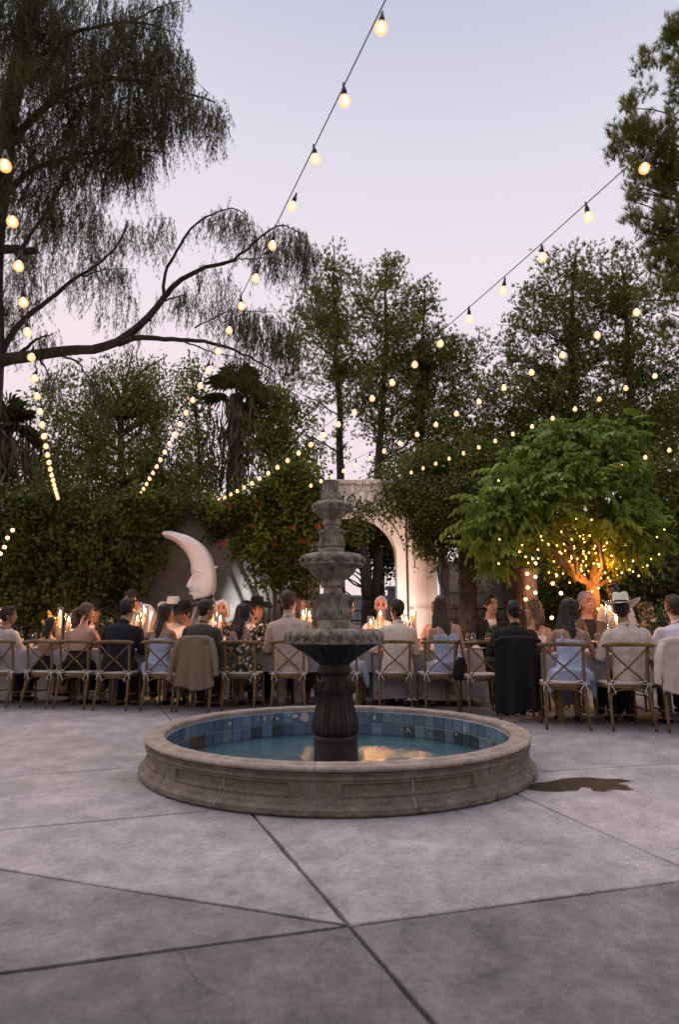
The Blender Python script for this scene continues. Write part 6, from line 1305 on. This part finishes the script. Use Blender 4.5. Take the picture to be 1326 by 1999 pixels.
    if kind in ('jacket', 'shirt'):
        inf = .016 if kind == 'jacket' else .010; mb = MB(); torso(mb, pr, inf, z1=1.062+dz); sleeves(mb, .012 if kind == 'jacket' else .008)
        if kind == 'jacket':
            mb.rings([ringe(0, -.006, z+dz, hw, hd, 20) for z, hw, hd in ((.44, .185, .15), (.50, .205, .158), (.58, .196, .15), (.66, .176, .136))], True); mb.tube([(.062, .03, 1.055+dz), (.05, -.055, 1.085+dz), (0, -.078, 1.094+dz), (-.05, -.055, 1.085+dz), (-.062, .03, 1.055+dz)], .020, 8)
        else: mb.tube([(.058, .035, 1.05+dz), (.05, -.05, 1.085+dz), (0, -.068, 1.095+dz), (-.05, -.05, 1.085+dz), (-.058, .035, 1.05+dz)], .015, 8)
        apply(mb); link(kind, remesh(mb, kind, F_[topc], vx, 2, .0042, 16, random.uniform(0, 6)), root)
        if kind == 'jacket' and under is not None:       # shirt front and lapels
            mb = MB(); mb.rings([np.array([(-x, y, z+dz), (x, y, z+dz), (x*.9, y-.03, z+dz), (-x*.9, y-.03, z+dz)]) for x, y, z in ((.012, .126, .74), (.035, .130, .86), (.052, .122, .94), (.058, .098, 1.01), (.05, .078, 1.06))], True); apply(mb); link('shirt_front', mb.mesh('shirt_front', F_[under]), root)
            for s_ in (-1, 1):
                mb = MB(); mb.rings([np.array([(s_*x0, y, z+dz), (s_*x1, y-.006, z+dz), (s_*x1, y-.02, z+dz), (s_*x0, y-.012, z+dz)]) for x0, x1, y, z in ((.012, .03, .140, .76), (.035, .085, .143, .88), (.05, .105, .130, .955), (.056, .078, .105, 1.02))], True); apply(mb); link('lapel', mb.mesh('lapel', F_[topc]), root)
        elif kind == 'shirt' and topc in ('white', 'lilac', 'grey_shirt'):
            mb = MB()
            for zz in (.68, .76, .84, .92, 1.0): mb.ell((0, .118 if zz < .95 else .098, zz+dz), (.006, .004, .006), None, 6, 4)
            apply(mb); link('button', mb.mesh('button', M_EYE), root)
    if kind == 'dress':
        mb = MB(); torso(mb, pr, .009, z1=.91+dz); mb.rings([ringe(0, y, z+dz, hw, hd, 20) for z, hw, hd, y in ((.875, .155, .10, -.005), (.915, .150, .094, -.006))], True)
        for s_ in (-1, 1): mb.tube([(s_*.105, .085, .90+dz), (s_*.115, .05, .98+dz), (s_*.112, -.03, 1.005+dz), (s_*.105, -.10, .97+dz), (s_*.10, -.118, .89+dz)], .012, 8, squash=.6)
        apply(mb); link('bodice', remesh(mb, 'bodice', F_[topc], vx*.85, 1, .0032, 18, random.uniform(0, 6)), root)
    if kind == 'strap':      # dark backless top tied at the neck
        mb = MB(); torso(mb, pr, .009, z1=.76+dz); mb.rings([ringe(0, .03, z+dz, hw, .075, 20) for z, hw in ((.75, .142), (.84, .150), (.90, .14), (.96, .085))], True)
        for s_ in (-1, 1): mb.tube([(s_*.07, .075, .95+dz), (s_*.055, .03, 1.04+dz), (s_*.02, -.05, 1.055+dz)], .011, 6)
        apply(mb); link('bodice', remesh(mb, 'bodice', F_[topc], vx*.85, 1, .003, 18), root)
    if kind in ('dress', 'strap', 'gown'):
        mb = MB()
        if kind == 'gown':
            torso(mb, pr, .010, z1=.965+dz); sleeves(mb, .008, .5)
        rs = []
        for y, hw, z0, z1 in ((-.15, .17, .46, .60), (-.10, .215, .44, .62), (0, .235, .42, .63), (.12, .24, .40, .62), (.28, .235, .38, .61), (.42, .22, .32, .60), (.50, .20, .25, .56), (.53, .17, .16, .45)):
            a = np.linspace(0, 2*pi, 24, endpoint=False); zc, hz = (z0+z1)/2, (z1-z0)/2; rs.append(np.c_[hw*np.sign(np.cos(a))*np.abs(np.cos(a))**.7, np.full(24, y), zc+hz*np.sign(np.sin(a))*np.abs(np.sin(a))**.7])
        mb.rings(rs, True)
        for s_ in (-1, 1): mb.tube([(s_*.19, .06, .50), (s_*.235, .10, .40), (s_*.25, .12, .28)], [.06, .045, .012], 8)
        apply(mb, kind == 'gown'); link('skirt', remesh(mb, 'skirt', F_[topc], vx*1.15, 3, .0065, 13, random.uniform(0, 6)), root)
    else:
        mb = MB(); torso(mb, pr, .008, z1=.60+dz)
        for L4, rr, foot in hip_l: mb.tube(L4[:5], [r_+.016 for r_ in rr[:5]], 10)
        apply(mb, False); link('trousers', remesh(mb, 'trousers', F_[botc], vx*1.15, 2, .005, 14, random.uniform(0, 6)), root)
    for L4, rr, foot in hip_l:
        mb = MB(); f = np.array(foot); mb.tube([f[0]-[0, .03, 0], f[0]+[0, .02, .0], f[1], f[2]+[0, .02, 0]], [.036, .043, .044, .026], 10, squash=.75); mb.v[0][:, 2] = np.maximum(mb.v[0][:, 2], .004/k if not standing else .004); apply(mb, False); link('shoe', mb.mesh('shoe', F_['black']), root)
    # ---- hair, hat
    def headchild(name, me, extra=(0, 0, 0), tilt=0.0):
        n = len(me.vertices); co = np.empty(n*3, np.float32); me.vertices.foreach_get('co', co); P = co.reshape(-1, 3).astype(float) @ rotm(tilt, 0, 0).T+np.array(extra); me.vertices.foreach_set('co', headpos(P).astype(np.float32).ravel()); me.update(); return link(name, me, root)
    if hair: headchild('hair', hair_mesh(hair, hcol, sex == 'f', 0))
    if hat:
        m1, b1 = hat_mesh(F_[hat], F_['black'] if hat != 'black' else F_['dark']); headchild('hat', m1, (0, -.012, .062), -.10 if abs(pitch) < .3 else 0); headchild('hat_band', b1, (0, -.012, .062), -.10 if abs(pitch) < .3 else 0)
    return root
def near(label, clabel, px, Y, pytop, yaw=0.0, rz=0.0, dx=0.0, hatk=0.0, chair_rz=None, **kw):
    if clabel: chair(clabel, px, Y, rz if chair_rz is None else chair_rz)
    c = at(px+dx, 1200, Y+.20); yb = Y+.20; z = at(px, pytop, yb+.05)[2]-hatk
    return person(label, (c[0], yb), rz, z, yaw=yaw, **kw)
def far(label, clabel, px, Y, pytop, rz=pi, hatk=0.0, chair_off=.21, **kw):
    c = at(px, 1200, Y); z = at(px, pytop, Y)[2]-hatk
    if clabel: chair(clabel, 0, 0, rz, (c[0]+chair_off*sin(rz), Y-chair_off*cos(rz)))
    return person(label, (c[0], Y), rz, z, **kw)
HK = .055
# near side, backs to the camera, from the left
near('man in pale grey shirt at the left photo edge, turned to the right', 'cross-back chair cut by the left photo edge', 8, 8.62, 1186, yaw=-1.0, rz=-.35, topc='grey_shirt', kind='shirt', hcol='black', skin='dark', arms='wide', dx=6)
near('small child in black with a white hair bow', 'cross-back chair under the child with the white bow', 82, 8.52, 1218, yaw=-.9, rz=-.3, sex='f', skin='tan', hair='half', hcol='black', topc='black', kind='strap', dx=16, arms='lap', size=.80)
near('woman with blond ponytail and bare back in a black dress', 'cross-back chair under the blond ponytail woman', 149, 8.42, 1176, yaw=-.9, rz=-.15, sex='f', hair='pony', hcol='light_brown', topc='black', kind='strap', dx=10, arms='chin', lean=.12)
near('broad man in a dark navy jacket, dark hair', 'cross-back chair under the navy jacket man', 226, 8.28, 1168, yaw=-.35, lean=.14, sidelean=.04, rz=-.05, topc='navy', kind='jacket', hcol='black', skin='tan', dx=10)
near('woman with long straight black hair in a light blue dress, left table', 'cross-back chair under the black haired blue dress woman', 316, 8.22, 1178, yaw=-.75, rz=-.2, sex='f', hair='long', hcol='black', skin='tan', topc='blue', kind='dress', dx=0, lean=.1)
near('man in dark pinstripe shirt above the tan hanging jacket', 'cross-back chair hidden under a tan tweed jacket', 385, 8.12, 1170, yaw=-.8, rz=-.15, lean=.15, sidelean=.05, topc='pinstripe', kind='shirt', hcol='black', skin='tan', dx=4)
near('woman with long black hair in a floral dress', 'cross-back chair under the floral dress woman', 470, 8.2, 1178, yaw=-.5, rz=-.15, sex='f', hair='long', hcol='black', skin='tan', topc='floral', kind='gown', dx=2, lean=.05)
near('man in beige linen jacket left of the fountain stem', 'cross-back chair under the beige jacket man', 564, 8.28, 1154, yaw=-.55, lean=.10, sidelean=-.05, rz=.08, topc='beige', kind='jacket', hcol='brown', skin='fair', dx=4, botc='beige')
near('woman in light blue dress half hidden behind the fountain stem', 'cross-back chair half hidden behind the fountain stem', 668, 8.32, 1164, yaw=-.9, rz=-.3, sex='f', hair='half', hcol='brown', skin='tan', topc='blue', kind='dress', dx=6)
near('man in ivory jacket with round dark hair right of the fountain', 'cross-back chair under the ivory jacket man', 770, 8.30, 1170, yaw=.35, lean=.16, sidelean=.05, rz=.06, topc='whitej', kind='jacket', hcol='black', hair='short', skin='dark', dx=4)
near('brunette in light blue dress on the chair with the black bag', 'cross-back chair with a black bag hung on it', 858, 8.15, 1162, yaw=-.5, rz=.12, lean=.06, sidelean=-.08, sex='f', hair='long', hcol='brown', skin='fair', topc='blue', kind='dress', dx=16)
chair('empty cross-back chair beside the person in black', 944, 7.82, .05)
near('person in black with bushy dark hair seen from behind', 'cross-back chair buried under the black coat', 1008, 7.25, 1168, rz=-.16, lean=.18, yaw=.3, sidelean=.05, topc='black', kind='jacket', hcol='black', hair='short', skin='tan', arms='wide', hatk=.02, dx=-6)
near('dark haired woman in light blue dress at the nearer table', 'cross-back chair under the nearer blue dress woman', 1098, 6.70, 1166, yaw=-.6, rz=-.2, lean=.14, sidelean=.06, sex='f', hair='long', hcol='black', skin='tan', topc='blue', kind='dress', dx=10, arms='wide')
near('man in cream jacket and white cowboy hat', 'cross-back chair under the white hat man', 1221, 6.60, 1168, yaw=-.45, rz=-.06, lean=.08, sidelean=-.04, topc='cream', kind='jacket', hcol='black', hair='crop', skin='tan', hat='straw', dx=4, arms='wide', hatk=.0)
near('person in white shirt leaning in at the right photo edge', 'cross-back chair under the cream jacket at the right edge', 1330, 6.50, 1158, rz=-.15, topc='lilac', kind='shirt', hcol='brown', skin='fair', dx=2, lean=.25, arms='wide', botc='olive')
# far side, facing the camera
far('man in black cowboy hat and pale jacket facing us, left table', 'far-side chair of the black hat and pale jacket man', 186, 9.85, 1176, hat='black', hair='crop', hcol='black', skin='rosy', topc='olive', kind='jacket', under='white', yaw=.35, hatk=.03)
far('waiter in white shirt leaning over the table', None, 312, 10.15, 1150, standing=True, lean=.78, pitch=-.2, topc='white', kind='shirt', hcol='black', hair='short', skin='rosy', arms='reach', yaw=.1, rz=pi-.75, size=1.02)
far('guest in a white cowboy hat behind the black haired woman', 'far-side chair of the white hat guest by the moon', 338, 10.0, 1172, hat='straw', hair='crop', hcol='brown', skin='fair', topc='white', kind='shirt', hatk=.02, yaw=-.4)
far('guest in black cowboy hat below the crescent moon', 'far-side chair below the crescent moon', 366, 9.75, 1178, hat='black', hair='short', hcol='black', skin='tan', topc='white', kind='shirt', yaw=-.6, pitch=-.25, hatk=.02)
far('pale haired older woman lit by candles', 'far-side chair of the pale haired woman', 434, 9.8, 1172, sex='f', hair='bob', hcol='white', skin='rosy', topc='white', kind='gown')
far('man in black cowboy hat and white shirt beside the floral dress', 'far-side chair of the black hat man in white shirt', 500, 9.75, 1170, hat='black', hair='crop', hcol='black', skin='rosy', topc='white', kind='shirt', yaw=.7, rz=pi+.3, hatk=.03)
far('brown haired guest half hidden by the beige jacket', 'far-side chair behind the beige jacket man', 592, 9.85, 1172, sex='f', hair='half', hcol='light_brown', skin='tan', topc='olive', kind='gown')
far('white haired older man facing us by the archway', 'far-side chair of the white haired man', 744, 9.8, 1166, hair='receding', hcol='white', skin='rosy', topc='white', kind='shirt', yaw=-.1)
far('blond woman leaning toward the brunette', 'far-side chair of the blond woman', 846, 9.75, 1170, sex='f', hair='half', hcol='blond', skin='rosy', topc='white', kind='dress', yaw=-.6, pitch=-.3, sidelean=-.15)
far('man in dark suit and white shirt facing us', 'far-side chair of the dark suited man', 958, 9.6, 1162, hair='short', hcol='black', skin='fair', topc='black', kind='jacket', under='white', yaw=.35)
far('blond woman in white dress right of the black coat', 'far-side chair of the woman in white', 1046, 8.6, 1172, sex='f', hair='half', hcol='light_brown', skin='fair', topc='white', kind='dress', yaw=-1.2, rz=pi-.7)
far('grey haired man in brown tweed jacket facing us', 'far-side chair of the grey haired man', 1146, 8.25, 1156, hair='crop', hcol='grey', skin='rosy', topc='brown', kind='jacket', under='dark', yaw=.25)
far('waiter in white shirt standing behind the white cowboy hat', None, 1206, 8.95, 1128, standing=True, topc='white', kind='shirt', hair='short', hcol='black', skin='dark', arms='table', rz=pi-.6, lean=.25, size=.92)
far('guest half hidden behind the white cowboy hat', 'far-side chair behind the white cowboy hat', 1262, 8.3, 1178, hair='short', hcol='brown', skin='rosy', topc='dark', kind='jacket', yaw=.4)
# white bow in the child's hair
# ---------------------------------------------------------------- garments hung on chairs, bag
def hung_jacket(label, px, Y, w_, drop, m, rz=0.0, sl=True, flare=.06, seed=1.0, skirt=False):
    x = at(px, 1255, Y)[0]; root_loc = (x, Y, 0); mb = MB(); rs = []
    top = .905
    for t_ in np.linspace(0, 1, 16):
        z = top-.012-drop*t_; hw = w_/2*(1+.0*t_)+flare*t_; row = []
        for u in np.linspace(-1, 1, 30):
            fold = (.012+.026*t_)*sin(u*7.5+seed)+.014*t_*sin(u*15+2*seed); bul = .05*(1-t_*.4)*(1-u*u)
            row.append((u*hw, -.105-bul*.5+.045*abs(u)**3-fold, z-.02*abs(u)**4*(1 if t_ == 0 else 0)-.03*t_*sin(u*3+seed)))
        rs.append(np.array(row))
    V = []; n = 30
    mb2 = MB()
    for r_ in range(len(rs)-1):
        pass
    back = [q+np.array([0, .022, 0]) for q in rs]; loop = [np.concatenate([f, b[::-1]]) for f, b in zip(rs, back)]; mb.rings(loop, True)
    # shoulders wrapped over the rail and lapels falling inside
    mb.tube([(-w_/2-.01, -.07, top-.03), (-w_/3, -.085, top+.004), (0, -.09, top+.012), (w_/3, -.085, top+.004), (w_/2+.01, -.07, top-.03)], .040, 10)
    rs2 = [np.array([(u*w_/2, .0+.01*sin(u*5), z) for u in np.linspace(-1, 1, 12)]+[(u*w_/2, -.03+.01*sin(u*5), z) for u in np.linspace(1, -1, 12)]) for z in np.linspace(top-.005, top-.34, 6)]; mb.rings(rs2, True)
    if sl:
        for s_ in (-1, 1):
            k_ = drop*(.86 if s_ < 0 else .76); sx = s_*(w_/2-.005)
            mb.tube([(sx, -.08, top-.04), (sx+s_*.045, -.10, top-k_*.35), (sx+s_*.075, -.115, top-k_*.7), (sx+s_*.085, -.12, top-k_)], [.058, .062, .055, .048], 12, squash=.62)
    me = remesh(mb, 'hung_jacket', m, .012, 4, .002, 13, seed); o = link('hung_jacket', me, None, root_loc, (0, 0, rz)); return o
o = hung_jacket('a', 384, 8.12, .44, .60, F_['tan'], -.05, True, .05, 1.0); tag(o, 'tan tweed jacket hung over a chair back, sleeves dangling', 'jacket', 'garments hung on chair backs')
o = hung_jacket('b', 1334, 6.50, .50, .50, F_['cream'], -.1, True, .03, 2.3); tag(o, 'cream jacket hung over the chair at the right edge', 'jacket', 'garments hung on chair backs')
o = hung_jacket('c', 1008, 7.25, .50, .78, F_['black'], -.1, False, .04, 3.1); tag(o, 'long black coat hung over the chair right of the empty one', 'coat', 'garments hung on chair backs')
x = at(895, 1255, 8.12)[0]; root = tag(empty('shoulder_bag', (x, 8.02, 0)), 'black bag hanging from a chair back beside the blue dress', 'bag')
mb = MB(); mb.rings([np.array([(hx*c_, hy*s_, z) for c_, s_ in [(np.sign(cos(a))*abs(cos(a))**.6, np.sign(sin(a))*abs(sin(a))**.6) for a in np.linspace(0, 2*pi, 20, endpoint=False)]]) for z, hx, hy in ((.40, .075, .03), (.415, .095, .045), (.48, .10, .05), (.58, .085, .04), (.66, .06, .025), (.68, .05, .015))], True); mb.build('bag_body', F_['black'], root)
for s_ in (-1, 1): mb = MB(); mb.tube([(s_*.045, 0, .66), (s_*.03, .02, .78), (s_*.012, .05, .885), (0, .10, .885), (0, .13, .80)], .007, 6); mb.build('strap', F_['black'], root)
mb = MB(); mb.box((-.05, -.048, .665), (.018, .006, .04)); mb.build('clasp', mat('steel', (.6, .6, .6), None, rough=.25, metal=1.0), root, smooth=False)
